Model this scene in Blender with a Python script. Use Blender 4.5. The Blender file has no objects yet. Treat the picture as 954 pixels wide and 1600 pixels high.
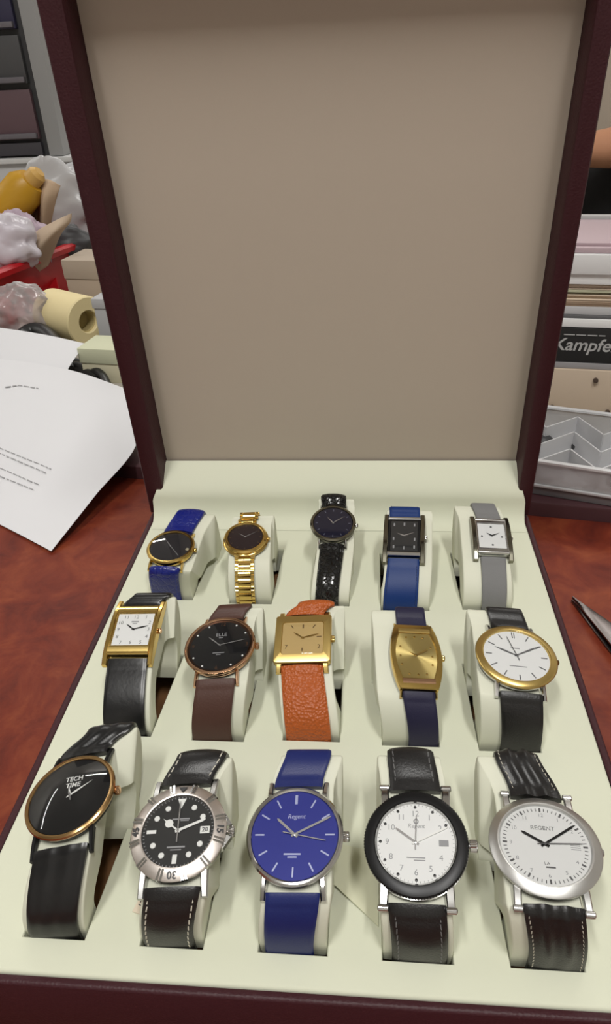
import bpy, bmesh, math, random
from mathutils import Vector as V, Matrix as M
U = 0.00085                       # one layout unit is 0.85 mm
random.seed(4)
PI = math.pi
S = bpy.context.scene
COL = S.collection
rad = math.radians
def sr(r, g, b):
    f = lambda c: (c/255/12.92) if c/255 <= .04045 else ((c/255+.055)/1.055)**2.4
    return (f(r), f(g), f(b), 1)

# ------------------------------------------------------------------ camera solved from the photograph
F, YAW, PITCH, ROLL = 1122.5, -0.103175, 0.567232, 0.0496950
CAM = V((25.7402, -135.2919, 308.9462))
fwd = V((math.sin(YAW)*math.cos(PITCH), math.cos(YAW)*math.cos(PITCH), -math.sin(PITCH)))
_r = V((math.cos(YAW), -math.sin(YAW), 0)); _d = fwd.cross(_r)
rgt = _r*math.cos(ROLL)+_d*math.sin(ROLL); dwn = _d*math.cos(ROLL)-_r*math.sin(ROLL)
def ray(u, v): return rgt*((u-477)/F)+dwn*((v-800)/F)+fwd
def onz(u, v, z): d = ray(u, v); return CAM+d*((z-CAM.z)/d.z)
def ony(u, v, y): d = ray(u, v); return CAM+d*((y-CAM.y)/d.y)
def proj(p): q = p-CAM; w = q.dot(fwd); return 477+F*q.dot(rgt)/w, 800+F*q.dot(dwn)/w
cd = bpy.data.cameras.new('camera'); co = bpy.data.objects.new('camera', cd); COL.objects.link(co)
m3 = M((rgt, -dwn, -fwd)).transposed()
co.matrix_world = M.Translation(CAM*U) @ m3.to_4x4()
cd.sensor_fit = 'VERTICAL'; cd.sensor_height = 24; cd.lens = F/1600*24; cd.clip_start = .01; cd.clip_end = 50
S.camera = co

# ------------------------------------------------------------------ materials
MATS = {}
def mat(name, col, rough=.5, metal=0., bump=None, spec=.5, var=0., **kw):
    if name in MATS: return MATS[name]
    m = bpy.data.materials.new(name); m.use_nodes = True
    nt = m.node_tree; b = nt.nodes['Principled BSDF']; L = nt.links
    b.inputs['Base Color'].default_value = col; b.inputs['Roughness'].default_value = rough
    b.inputs['Metallic'].default_value = metal; b.inputs['Specular IOR Level'].default_value = spec
    for k, v in kw.items():
        if k.replace('_', ' ') in b.inputs: b.inputs[k.replace('_', ' ')].default_value = v
    tc = nt.nodes.new('ShaderNodeTexCoord')
    if var:
        n = nt.nodes.new('ShaderNodeTexNoise'); n.inputs['Scale'].default_value = kw.get('vscale', 60); n.inputs['Detail'].default_value = 4
        L.new(tc.outputs['Object'], n.inputs['Vector'])
        r = nt.nodes.new('ShaderNodeValToRGB')
        r.color_ramp.elements[0].position = .35; r.color_ramp.elements[1].position = .65
        c2 = kw.get('col2') or tuple(c*(1-var) for c in col[:3])+(1,)
        r.color_ramp.elements[0].color = c2; r.color_ramp.elements[1].color = col
        L.new(n.outputs['Fac'], r.inputs['Fac']); L.new(r.outputs['Color'], b.inputs['Base Color'])
    if bump:
        kind, sc, st = bump
        bp = nt.nodes.new('ShaderNodeBump'); bp.inputs['Strength'].default_value = st; bp.inputs['Distance'].default_value = kw.get('dist', .0004)
        src = tc.outputs['UV'] if kw.get('uv') else tc.outputs['Object']
        if kind == 'noise':
            t = nt.nodes.new('ShaderNodeTexNoise'); t.inputs['Scale'].default_value = sc; t.inputs['Detail'].default_value = 5; out = t.outputs['Fac']
        else:
            t = nt.nodes.new('ShaderNodeTexVoronoi'); t.inputs['Scale'].default_value = sc
            if kind == 'croc': t.feature = 'DISTANCE_TO_EDGE'
            out = t.outputs['Distance']
            if kind == 'croc':
                mr = nt.nodes.new('ShaderNodeMapRange'); mr.inputs['From Max'].default_value = .12; L.new(out, mr.inputs['Value']); out = mr.outputs['Result']
        L.new(src, t.inputs['Vector']); L.new(out, bp.inputs['Height']); L.new(bp.outputs['Normal'], b.inputs['Normal'])
    MATS[name] = m
    return m
def glass(name, rough=.02, tint=(1, 1, 1, 1), amount=1.0, alpha=1.):
    m = bpy.data.materials.new(name); m.use_nodes = True; nt = m.node_tree; nt.nodes.clear(); L = nt.links
    o = nt.nodes.new('ShaderNodeOutputMaterial'); mx = nt.nodes.new('ShaderNodeMixShader'); t = nt.nodes.new('ShaderNodeBsdfTransparent'); g = nt.nodes.new('ShaderNodeBsdfGlossy')
    t.inputs['Color'].default_value = tint; g.inputs['Roughness'].default_value = rough
    f = nt.nodes.new('ShaderNodeFresnel'); f.inputs['IOR'].default_value = 1.5
    mu = nt.nodes.new('ShaderNodeMath'); mu.operation = 'MULTIPLY'; mu.inputs[1].default_value = amount
    L.new(f.outputs[0], mu.inputs[0]); L.new(mu.outputs[0], mx.inputs[0]); L.new(t.outputs[0], mx.inputs[1]); L.new(g.outputs[0], mx.inputs[2])
    if alpha < 1:
        d = nt.nodes.new('ShaderNodeBsdfDiffuse'); d.inputs['Color'].default_value = tint; m2 = nt.nodes.new('ShaderNodeMixShader'); m2.inputs[0].default_value = 1-alpha
        L.new(mx.outputs[0], m2.inputs[1]); L.new(d.outputs[0], m2.inputs[2]); L.new(m2.outputs[0], o.inputs[0])
    else: L.new(mx.outputs[0], o.inputs[0])
    return m
CREAM = mat('cream fabric', sr(208, 210, 190), .85, bump=('noise', 1500, .12), spec=.2, dist=.0002)
CUSH = mat('cream cushion leatherette', sr(211, 212, 194), .55, bump=('noise', 900, .10), spec=.3, dist=.0002)
TAUPE = mat('lid lining', sr(187, 175, 161), .9, bump=('noise', 1200, .1), spec=.15, dist=.0002)
BURG = mat('burgundy leatherette', sr(58, 25, 31), .5, bump=('voronoi', 900, .35), spec=.3, dist=.0003)
CARD = mat('brown card', sr(120, 82, 48), .9, var=.35, vscale=90)
GOLD = mat('gold', sr(216, 184, 108), .16, 1)
GOLDB = mat('brushed gold', sr(214, 186, 116), .3, 1, bump=('noise', 3000, .05))
ROSE = mat('rose gold', sr(214, 172, 138), .14, 1)
STEEL = mat('polished steel', sr(205, 205, 203), .12, 1)
BRUSH = mat('brushed steel', sr(190, 190, 188), .32, 1)
DSTEEL = mat('dark polished steel', sr(128, 126, 112), .15, 1)
BLKM = mat('black metal', sr(34, 34, 35), .35, .6)
LBLK = mat('black leather', sr(24, 23, 23), .36, bump=('noise', 1400, .25), spec=.5)
LBLKS = mat('smooth black leather', sr(20, 20, 21), .28, bump=('noise', 500, .12), spec=.5)
LCROC = mat('black croc leather', sr(16, 16, 17), .16, bump=('croc', 420, .8), spec=.6, dist=.0006)
LBLUE = mat('blue leather', sr(20, 32, 92), .42, bump=('noise', 1600, .15), spec=.4)
LBLUEC = mat('blue embossed leather', sr(16, 28, 112), .3, bump=('croc', 250, .4), spec=.5)
LBLUET = mat('teal blue leather', sr(12, 46, 104), .5, bump=('noise', 1600, .15), spec=.35)
LNAVY = mat('navy leather', sr(32, 30, 56), .5, bump=('noise', 1400, .2), spec=.35)
LBROWN = mat('brown leather', sr(74, 48, 40), .5, bump=('noise', 1200, .25), spec=.35)
LTAN = mat('tan grained leather', sr(170, 84, 33), .42, bump=('voronoi', 800, .8), spec=.4, dist=.0006)
LGREY = mat('grey suede strap', sr(118, 118, 118), .7, bump=('noise', 2200, .3), spec=.25)
LBROWNIN = mat('strap lining', sr(120, 85, 60), .8)
THREAD = mat('pale thread', sr(205, 200, 185), .8)
DBLK = mat('black dial', sr(26, 26, 27), .3, spec=.4)
DBLK2 = mat('matt black dial', sr(34, 34, 34), .45)
DBLUE = mat('blue dial', sr(36, 45, 138), .35, .25)
DMID = mat('midnight blue dial', sr(34, 34, 52), .25, .3)
DWHITE = mat('white dial', sr(236, 236, 234), .5)
DPEARL = mat('silvered dial', sr(228, 228, 226), .4)
def sunburst(name, col):
    m = mat(name, col, .32, .9); nt = m.node_tree; b = nt.nodes['Principled BSDF']; b.inputs['Anisotropic'].default_value = .85
    t = nt.nodes.new('ShaderNodeTangent'); t.direction_type = 'RADIAL'; t.axis = 'Z'; nt.links.new(t.outputs[0], b.inputs['Tangent']); return m
DGOLD = sunburst('sunburst gold dial', sr(214, 194, 128)); DCHAMP = mat('champagne dial', sr(216, 188, 130), .35, .75)
INKW = mat('white print', sr(235, 235, 232), .5); INKB = mat('dark print', sr(58, 58, 60), .5); INKG = mat('grey print', sr(150, 150, 152), .5); INKS = mat('silver print', sr(190, 196, 230), .3, .4)
HWHITE = mat('luminous white', sr(240, 240, 236), .4); HDARK = mat('dark hands', sr(40, 40, 42), .25, .6); HSIL = mat('silver hands', sr(215, 215, 215), .2, .8); HGREY = mat('grey hands', sr(120, 120, 122), .3, .6); HGOLD = mat('gold hands', sr(180, 150, 80), .2, 1)
CRYS = glass('watch crystal'); 

# ------------------------------------------------------------------ mesh helpers
class MB:
    def __init__(s): s.v = []; s.f = []; s.uv = {}
    def add(s, vs, fs, uvs=None):
        o = len(s.v); s.v += [V(p) for p in vs]; s.f += [tuple(i+o for i in f) for f in fs]
        if uvs:
            for i, t in enumerate(uvs): s.uv[o+i] = t
        return s
    def xf(s, m): s.v = [m @ p for p in s.v]; return s
    def join(s, o, m=None): return s.add([(m @ p if m else p) for p in o.v], o.f)
    def box(s, a, b, m=None):
        x0, y0, z0 = a; x1, y1, z1 = b
        vs = [V(p) for p in ((x0,y0,z0),(x1,y0,z0),(x1,y1,z0),(x0,y1,z0),(x0,y0,z1),(x1,y0,z1),(x1,y1,z1),(x0,y1,z1))]
        if m: vs = [m @ p for p in vs]
        return s.add(vs, [(0,3,2,1),(4,5,6,7),(0,1,5,4),(1,2,6,5),(2,3,7,6),(3,0,4,7)])
    def lathe(s, prof, seg=72, m=None, cap0=False, cap1=False, mod=None):
        vs = []; fs = []; n = len(prof)
        for i in range(seg):
            a = 2*PI*i/seg
            for k, (r, z) in enumerate(prof):
                rr = r*(mod(i, k) if mod else 1)
                p = V((rr*math.sin(a), rr*math.cos(a), z)); vs.append(m @ p if m else p)
        for i in range(seg):
            j = (i+1) % seg
            for k in range(n-1): fs.append((i*n+k, i*n+k+1, j*n+k+1, j*n+k))
        if cap0: fs.append(tuple(i*n for i in range(seg)))
        if cap1: fs.append(tuple(i*n+n-1 for i in reversed(range(seg))))
        return s.add(vs, fs)
    def loft(s, rings, m=None, cap0=True, cap1=True, closed=True):
        n = len(rings[0]); vs = [V(p) for r in rings for p in r]; fs = []
        if m: vs = [m @ p for p in vs]
        for k in range(len(rings)-1):
            for i in range(n if closed else n-1):
                j = (i+1) % n; fs.append((k*n+i, k*n+j, (k+1)*n+j, (k+1)*n+i))
        if cap0: fs.append(tuple(reversed(range(n))))
        if cap1: fs.append(tuple((len(rings)-1)*n+i for i in range(n)))
        return s.add(vs, fs)
    def prism(s, poly, z0, z1, m=None): return s.loft([[(x, y, z0) for x, y in poly], [(x, y, z1) for x, y in poly]], m)
    def tube(s, pts, r, seg=10, m=None):
        pts = [V(p) for p in pts]; rings = []
        for i, p in enumerate(pts):
            t = (pts[min(i+1, len(pts)-1)]-pts[max(i-1, 0)]).normalized()
            a = t.cross(V((0, 0, 1)) if abs(t.z) < .9 else V((1, 0, 0))).normalized(); b = t.cross(a)
            rr = r[i] if isinstance(r, (list, tuple)) else r
            rings.append([p+a*rr*math.cos(2*PI*k/seg)+b*rr*math.sin(2*PI*k/seg) for k in range(seg)])
        return s.loft(rings, m)
    def grid(s, P, thick=0):
        nr, nc = len(P), len(P[0]); vs = [p for r in P for p in r]; fs = []
        for i in range(nr-1):
            for j in range(nc-1): fs.append((i*nc+j, i*nc+j+1, (i+1)*nc+j+1, (i+1)*nc+j))
        if thick:
            o = len(vs); vs = vs+[V(p)-V((0, 0, thick)) for p in vs]; fs += [tuple(reversed([q+o for q in f])) for f in list(fs)]
            bd = [j for j in range(nc)]+[i*nc+nc-1 for i in range(1, nr)]+[(nr-1)*nc+j for j in reversed(range(nc-1))]+[i*nc for i in reversed(range(1, nr-1))]
            for a, b in zip(bd, bd[1:]+bd[:1]): fs.append((b, a, a+o, b+o))
        return s.add(vs, fs)
    def build(s, name, material, parent=None, sharp=35, bevel=0, bseg=2, fix=True):
        me = bpy.data.meshes.new(name); me.from_pydata([tuple(p*U) for p in s.v], [], s.f)
        if fix or bevel:
            bm = bmesh.new(); bm.from_mesh(me)
            if fix: bmesh.ops.recalc_face_normals(bm, faces=bm.faces)
            if bevel:
                es = [e for e in bm.edges if len(e.link_faces) == 2 and e.calc_face_angle(0) > rad(40)]
                bmesh.ops.bevel(bm, geom=es, offset=bevel*U, segments=bseg, profile=.6, affect='EDGES', clamp_overlap=True)
            bm.to_mesh(me); bm.free()
        if s.uv:
            ul = me.uv_layers.new(name='UVMap')
            for lp in me.loops: ul.data[lp.index].uv = s.uv.get(lp.vertex_index, (0, 0))
        me.polygons.foreach_set('use_smooth', [True]*len(me.polygons)); me.set_sharp_from_angle(angle=rad(sharp))
        me.materials.append(material)
        o = bpy.data.objects.new(name, me); COL.objects.link(o); o.parent = parent
        return o
def empty(name, loc=(0, 0, 0), m=None, parent=None):
    o = bpy.data.objects.new(name, None); COL.objects.link(o); o.empty_display_size = .01
    o.matrix_world = m if m else M.Translation(V(loc)*U)
    if parent: o.parent = parent
    return o
def tag(o, label, cat, group=None):
    o['label'] = label; o['category'] = cat
    if group: o['group'] = group
    return o
def struct(o): o['kind'] = 'structure'; return o
_tc = {}
def text2d(t, size, shear=0., bold=0.):
    """outline of a line of type as a flat mesh, centred on the origin"""
    key = (t, size, shear, bold)
    if key in _tc: return _tc[key]
    c = bpy.data.curves.new('type', 'FONT'); c.body = t; c.size = size; c.align_x = 'CENTER'; c.align_y = 'CENTER'; c.shear = shear; c.resolution_u = 3; c.offset = bold
    o = bpy.data.objects.new('type', c); COL.objects.link(o); dg = bpy.context.evaluated_depsgraph_get()
    me = o.evaluated_get(dg).to_mesh(); vs = [v.co.copy() for v in me.vertices]; fs = [tuple(p.vertices) for p in me.polygons]
    bpy.data.objects.remove(o); bpy.data.curves.remove(c); _tc[key] = (vs, fs); return vs, fs
def rrect(w, h, r, n=5):
    out = []
    for cx, cy, a0 in ((w-r, h-r, 0), (-w+r, h-r, 90), (-w+r, -h+r, 180), (w-r, -h+r, 270)):
        for k in range(n+1): a = rad(a0+90*k/n); out.append((cx+r*math.cos(a), cy+r*math.sin(a)))
    return out
def barrel(w, h, k, n=14):
    """tonneau outline: sides bulge, ends straight and slightly arched"""
    out = []
    for i in range(n+1): t = 1-2*i/n; out.append((-w*(1-k*t*t), h*t)) if False else out.append((w*(1-k*(-t)**2), -h*t))
    for i in range(n+1): t = 1-2*i/n; out.append((-w*(1-k*t*t), h*t))
    return out
def bez(a, b, c, d, n):
    o = []
    for i in range(n+1):
        t = i/n; s = 1-t; o.append(a*s**3+b*3*s*s*t+c*3*s*t*t+d*t**3)
    return o
# ------------------------------------------------------------------ where each watch lies: centre, yaw/tilt/roll, half size, strap ends
FIT = {}
def _w(k, C, A, r, slot, ws, apex, wa, pad, wl): FIT[k] = dict(C=V(C), A=A, r=r, slot=slot, ws=ws, apex=V(apex), wa=wa, pad=pad, wl=wl)
_w('A1', (-106.68,251.41,33), (-2.77,7.86,-.51), (16.3,16.24), (-110.41,236.0), 20.0, (-100.75,289.7,36.72), 20.0, (-122.0,-92.4), 20.4)
_w('A2', (-57.62,263.55,33), (4.03,12.3,-.69), (14.74,14.68), (-55.51,233.0), 12.6, (-57.47,285.5,37.6), 12.6, (-67.4,-38.1), 13.6)
_w('A3', (1.43,281.72,33), (.24,17.7,1.49), (16.03,16.02), (-1.35,232.27), 15.3, (.8,306,40.2), 20.0, (-12.35,13.9), 16.8)
_w('A4', (49.91,266.73,33), (-3.01,17.97,-1.18), (13.65,15.76), (46.77,229), 22.0, (51.05,292.5,39.36), 21.2, (34.1,66.1), 20.6)
_w('A5', (107.96,267.63,33), (-.78,16.9,2.92), (12.87,14.76), (107.2,230.9), 15.5, (105.65,298.5,38.79), 16.3, (87.2,119.2), 16.2)
_w('B1', (-108.09,166.76,35), (.11,15.15,-3.2), (14.52,16.88), (-105.35,120.4), 23.1, (-102.24,190.5,40.9), 22.6, (-117.0,-91.0), 23.0)
_w('B2', (-55.74,155.21,35), (1.65,7.53,-5.45), (20.09,20.04), (-57.07,119), 21.2, (-51.87,184.5,39.1), 18.5, (-68.5,-39.8), 21.0)
_w('B3', (-10.21,162.54,35), (.99,16.38,-4.3), (15.85,15.18), (-5.21,121), 24.0, (-3.98,184.5,40.78), 19.2, (-19.46,11.6), 23.0)
_w('B4', (51.86,150.69,35), (3.1,14.32,6.66), (13.86,19.79), (55.46,119.9), 15.7, (49.62,182.03,41.4), 15.9, (33.57,64.0), 17.0)
_w('B5', (104.67,152.45,35), (-1.39,4.82,5.23), (21.62,21.55), (104.81,118.5), 20.3, (102.99,186.55,38.3), 17.9, (83.8,115.8), 21.6)
_w('C1', (-105.38,56.42,36), (7.06,2.06,-10.89), (20.8,20.78), (-104.59,13.8), 21.3, (-97.91,93.25,38.3), 21.6, (-118.7,-91.4), 24.0)
_w('C2', (-53.08,41.82,36), (3.79,8.43,-3.69), (20.49,20.42), (-55.13,12.9), 21.1, (-49.61,76.94,40.5), 23.0, (-67.9,-40.8), 22.6)
_w('C3', (-3.9,42.46,36), (1.13,11.89,-4.58), (20.38,20.33), (-5.2,13.2), 19.9, (-.54,79.85,41.7), 19.2, (-18.5,10.5), 21.8)
_w('C4', (45.81,41.48,36), (-1.32,12.76,-5.24), (21.36,21.29), (47.29,12.9), 22.0, (45.18,81.03,42.2), 19.2, (32.2,61.1), 22.4)
_w('C5', (97.64,43.22,36), (-3.05,-.42,-1.37), (22.25,22.08), (100.5,13.0), 21.7, (93.26,85.6,37.4), 16.9, (83.0,112.2), 22.6)
GAPS = dict(A1=1.0, A2=1.0, A3=.8, A4=1.4, A5=1.2, B1=.8, B2=.7, B3=.8, B4=.3, B5=.9, C1=1.8, C2=1.1, C3=1.1, C4=.9, C5=1.6)
STRAP_TH = 2.2
for k, d in FIT.items():
    d['R'] = M.Rotation(rad(d['A'][0]), 3, 'Z') @ M.Rotation(rad(d['A'][1]), 3, 'X') @ M.Rotation(rad(d['A'][2]), 3, 'Y')
    R, C = d['R'], d['C']; ry = d['r'][1]; g = GAPS[k]
    X, Y, Z = R.col[0], R.col[1], R.col[2]
    L6 = C-Y*(ry+g)-Z*3; E6 = V((d['slot'][0], d['slot'][1], 0)); T6 = C-Y*(ry-2)-Z*3
    p6 = bez(L6, L6-Y*6-Z*1.0, E6+V((0, -1.2, 15)), E6, 26)+[E6+V((0, .3, -4)), E6+V((0, .8, -8))]
    L12 = C+Y*(ry+g)-Z*3; A = d['apex'].copy(); A.y = max(A.y, L12.y+7)
    q = (A-L12).length; Bk = V((A.x, d['slot'][1]+66, 4))
    p12 = bez(L12, L12+Y*q*.4, A-V((.12*(A.x-L12.x), q*.4, -.3)), A, 14)+bez(A, A+V((0, 7, -.6)), V((A.x, A.y+9, 17)), Bk, 14)[1:]+[Bk+V((0, -1.5, -4)), Bk+V((0, -3, -11))]
    d['p6'], d['p12'], d['back'] = p6, p12, Bk
    def frames(path, sgn):
        out = []; n = len(path); tot = sum((path[i+1]-path[i]).length for i in range(n-1)); acc = 0
        for i, p in enumerate(path):
            if i: acc += (p-path[i-1]).length
            t = (path[min(i+1, n-1)]-path[max(i-1, 0)]).normalized()
            f = min(1, acc/(tot*.75)); x = (X*(1-f)+M.Rotation(rad(d['A'][0]*.5), 3, 'Z').col[0]*f)
            x = x.normalized(); t = (t-x*t.dot(x)).normalized(); nn = (t.cross(x) if sgn < 0 else x.cross(t)).normalized()
            out.append((p, t, x, nn, acc))
        return out
    d['f6'], d['f12'] = frames(p6, -1), frames(p12, 1)
    d['M'] = M.Translation(C*U) @ R.to_4x4()

def crossprof(kind, u):
    if kind == 'flat': return .12*(1-u**4)
    if kind == 'pad': return 1.5*(1-abs(u)**2.4)
    if kind == 'ridge': return .25+1.5*(math.exp(-((abs(u)-.36)/.2)**2)) - (.2 if abs(u) > .88 else 0)
    if kind == 'ridge2': return .3+.42*(math.exp(-((abs(u)-.36)/.2)**2)) - (.15 if abs(u) > .88 else 0)
    return 0
def strap(k, watch, side, m, kind='flat', stitch=None, taper=1., nu=21, roll=True):
    d = FIT[k]; fr = d['f6'] if side < 0 else d['f12']; we = d['ws'] if side < 0 else d['wa']; wl = d['wl']; wl2 = wl if side < 0 else (wl+we)/2+.3*(wl-we)
    inv = d['R'].transposed(); C = d['C']; tot = fr[-1][4]; rings = []; uvs = []; top = []
    for (p, t, x, n, acc) in fr:
        f = min(1, acc/(tot*.6)); w = (wl2*(1-f)+we*f)/2
        fat = (.9*max(0, 1-acc/5)**.5 if roll else 0)
        ring = []; tp = []; q_ = p
        for j in range(nu):
            u = -1+2*j/(nu-1); fd = max(0., min(1., (q_[2]+1)/14)) if side < 0 else 1.; h = crossprof(kind, u)*fd+crossprof('flat', u)*(1-fd)+fat*(1-.3*u*u); edge = .5 if j in (0, nu-1) else 0
            q = p+x*(u*w)+n*(h-edge); ring.append(inv @ (q-C)); tp.append(q); uvs.append(((u+1)*w*U, acc*U))
        for u in (1, -1):
            ring.append(inv @ (p+x*(u*w*.985)-n*STRAP_TH-C)); uvs.append(((u+1)*w*U, acc*U))
        rings.append(ring); top.append(tp)
    b = MB(); b.loft(rings); b.uv = {i: uv for i, uv in enumerate(uvs)}
    o = b.build('strap', m, watch, sharp=50)
    if stitch:
        s = MB(); mt, inset, dash, gap, wd = stitch
        for sg in (-1, 1):
            pts = []
            for (p, t, x, n, acc) in fr:
                f = min(1, acc/(tot*.6)); w = (wl2*(1-f)+we*f)/2; u = sg*(1-inset/w)
                fd = max(0., min(1., (p[2]+1)/14)) if side < 0 else 1.; pts.append((p+x*(u*w)+n*(crossprof(kind, u)*fd+crossprof('flat', u)*(1-fd)+.05), x, n, acc))
            a = 3.5
            while a < tot-10:
                def at(q):
                    for i in range(len(pts)-1):
                        if pts[i][3] <= q <= pts[i+1][3]:
                            f = (q-pts[i][3])/max(1e-6, pts[i+1][3]-pts[i][3]); return pts[i][0].lerp(pts[i+1][0], f), pts[i][1], pts[i][2]
                    return pts[-1][0], pts[-1][1], pts[-1][2]
                (a0, x, n), (a1, _, _) = at(a), at(a+dash)
                slant = x*(.12*sg); r = []
                for q, sl in ((a0, -1), (a0.lerp(a1, .5), 0), (a1, 1)):
                    hh = .28 if sl == 0 else .1
                    r.append([inv @ (q+slant*sl+x*wd/2-C), inv @ (q+slant*sl+n*hh-C), inv @ (q+slant*sl-x*wd/2-C)])
                s.loft(r); a += dash+gap
        s.build('stitching', mt, o)
    return o
def straps(k, w, m, kind='flat', **kw):
    strap(k, w, -1, m, kind, **kw); strap(k, w, 1, m, kind, **kw)

# ---- watch parts, in the watch's own frame: x to three o'clock, y to twelve, z out of the dial
def watch(k, name, label, cat='watch'):
    o = empty(name, m=FIT[k]['M']); tag(o, label, cat, 'watches on cushions in the box'); return o
def case_round(w, r, m, knurl=None):
    b = MB().lathe([(r*.70, -5.2), (r*.84, -5.0), (r*.93, -4.2), (r*.965, -3.0), (r*.97, -1.6), (r*.95, -.6), (r*.8, -.5)], 72, cap0=True, cap1=True)
    return b.build('case', m, w)
def bezel(w, prof, m, seg=96, mod=None, name='bezel', sharp=30):
    b = MB(); b.lathe(prof, seg, mod=mod)
    # close the ring
    n = len(prof)
    for i in range(seg):
        j = (i+1) % seg; b.f.append((i*n+n-1, i*n, j*n, j*n+n-1))
    return b.build(name, m, w, sharp=sharp)
def dial_round(w, r, m, z=-.35): return MB().lathe([(r, z-.3), (r, z)], 72, cap0=True, cap1=True).build('dial', m, w)
def crystal_round(w, r, z0, h, m=None):
    prof = [(r*math.sin(t*.5*PI/10) if False else r*(1-i/10), z0+h*(1-(1-i/10)**2)) for i, t in enumerate(range(10))]+[(r*.02, z0+h)]
    return MB().lathe(prof, 64, cap1=True).build('crystal', m or CRYS, w, sharp=80)
def lugs(w, r, wl, m, out=3.4, wd=2.6, drop=-4.6, inner=.74, ball=False):
    for sy in (-1, 1):
        for sx in (-1, 1):
            x = sx*(wl/2+wd/2+.2); rings = []
            for f in (0, .25, .5, .75, 1):
                y = sy*(r*inner+(r+out-r*inner)*f); z = -1.3+(drop+1.6)*f**1.6; h = 3.0*(1-.42*f); ww = wd*(1-.12*f)
                xx = x*(1-.04*(1-f))
                rings.append([(xx-ww/2, y, z-h), (xx+ww/2, y, z-h), (xx+ww/2, y, z-.5), (xx+ww/2-.45, y, z), (xx-ww/2+.45, y, z), (xx-ww/2, y, z-.5)])
            b = MB().loft(rings)
            if ball:
                mm = M.Translation((x, sy*(r+out-.7), drop+.2)) @ M.Rotation(PI/2, 4, 'Y')
                b.lathe([(.9, -wd*.62), (1.35, -wd*.5), (1.35, wd*.5), (.9, wd*.62)], 18, mm, True, True)
            b.build('lug', m, w)
def crown(w, x, m, rad_=2.0, ln=2.4, z=-2.6, teeth=20):
    mm = M.Translation((x, 0, z)) @ M.Rotation(PI/2, 4, 'Y')
    MB().lathe([(rad_*.5, -1.2), (rad_*.55, 0), (rad_*.9, 0), (rad_, .3), (rad_, ln-.4), (rad_*.8, ln), (rad_*.3, ln+.15)], teeth*2, mm, True, True, mod=lambda i, k: 1 if k in (0, 1, 6) else (1 if i % 2 else .93)).build('crown', m, w)
def hand(w, name, dx, dy, ln, wd, m, z, tail=.0, style='baton', tip=.25):
    a = math.atan2(dx, dy); mm = M.Translation((0, 0, z)) @ M.Rotation(-a, 4, 'Z'); b = MB(); h = wd/2
    if style == 'dauphine': poly = [(0, ln), (-h, ln*.25), (-h*.35, -tail), (h*.35, -tail), (h, ln*.25)]
    elif style == 'leaf': poly = [(0, ln), (-h, ln*.6), (-h*.5, 0), (-h*.4, -tail), (h*.4, -tail), (h*.5, 0), (h, ln*.6)]
    elif style == 'merc': poly = [(0, ln), (-h*.5, ln*.8), (-h*.5, -tail), (h*.5, -tail), (h*.5, ln*.8)]
    else: poly = [(-h*tip, ln), (-h, ln*.9), (-h, -tail), (h, -tail), (h, ln*.9), (h*tip, ln)]
    b.prism(list(reversed(poly)), 0, .18, mm)
    if style == 'merc': b.lathe([(ln*.2, 0), (ln*.2, .22)], 24, mm @ M.Translation((0, ln*.6, 0)), True, True)
    b.lathe([(max(.55, h*1.15), -.05), (max(.55, h*1.15), .24), (.2, .3)], 20, mm, True, True)
    return b.build(name, m, w, sharp=30)
class Marks(MB):
    def bar(s, ang, r0, r1, wd, z=-.34, h=.22, shape=None):
        mm = M.Rotation(-rad(ang), 4, 'Z'); s.prism([(-wd/2, r0), (wd/2, r0), (wd/2, r1), (-wd/2, r1)] if not shape else shape, z, z+h, mm); return s
    def barxy(s, x, y, ang, ln, wd, z=-.34, h=.22):
        mm = M.Translation((x, y, 0)) @ M.Rotation(-rad(ang), 4, 'Z'); s.prism([(-wd/2, -ln/2), (wd/2, -ln/2), (wd/2, ln/2), (-wd/2, ln/2)], z, z+h, mm); return s
    def dot(s, x, y, r, z=-.34, h=.25):
        s.lathe([(r, z), (r*.9, z+h), (r*.3, z+h*1.3)], 16, M.Translation((x, y, 0)), True, True); return s
    def text(s, t, x, y, size, z=-.3, ang=0, shear=0., bold=0., flip=False):
        vs, fs = text2d(t, size, shear, bold); mm = M.Translation((x, y, z)) @ M.Rotation(-rad(ang), 4, 'Z'); s.add([mm @ v for v in vs], fs); return s
def pol(ang, r): return r*math.sin(rad(ang)), r*math.cos(rad(ang))

# ---------------------------------------------------------------- back row
w = watch('A1', 'wristwatch', 'round gold watch with charcoal dial and glossy blue embossed strap, leftmost of the back row')
r = 16.25
case_round(w, r, GOLD); bezel(w, [(r, -.9), (r, -.1), (r*.94, .75), (r*.87, .7), (r*.84, -.1), (r*.84, -.8)], GOLD)
d_ = dial_round(w, r*.86, mat('charcoal dial', sr(62, 60, 62), .25, .4))
k_ = Marks(); k_.dot(*[.73*r, -.11*r], 1.25); k_.build('dial_dot', mat('pale gold', sr(232, 222, 190), .25, .6), d_)
hand(w, 'hour_hand', -.37, .48, r*.62, .9, HSIL, .0, 1.5, 'dauphine'); hand(w, 'minute_hand', .37, -.42, r*.72, .6, HSIL, .22, 1.5, 'baton')
crystal_round(w, r*.85, .55, .7); lugs(w, r, 20.4, GOLD, out=2.2, wd=1.6); crown(w, r*.97, GOLD, 1.5, 1.8)
straps('A1', w, LBLUEC, 'pad', stitch=(mat('blue thread', sr(40, 60, 160), .6), 1.6, 1.1, .5, .3))

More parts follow.
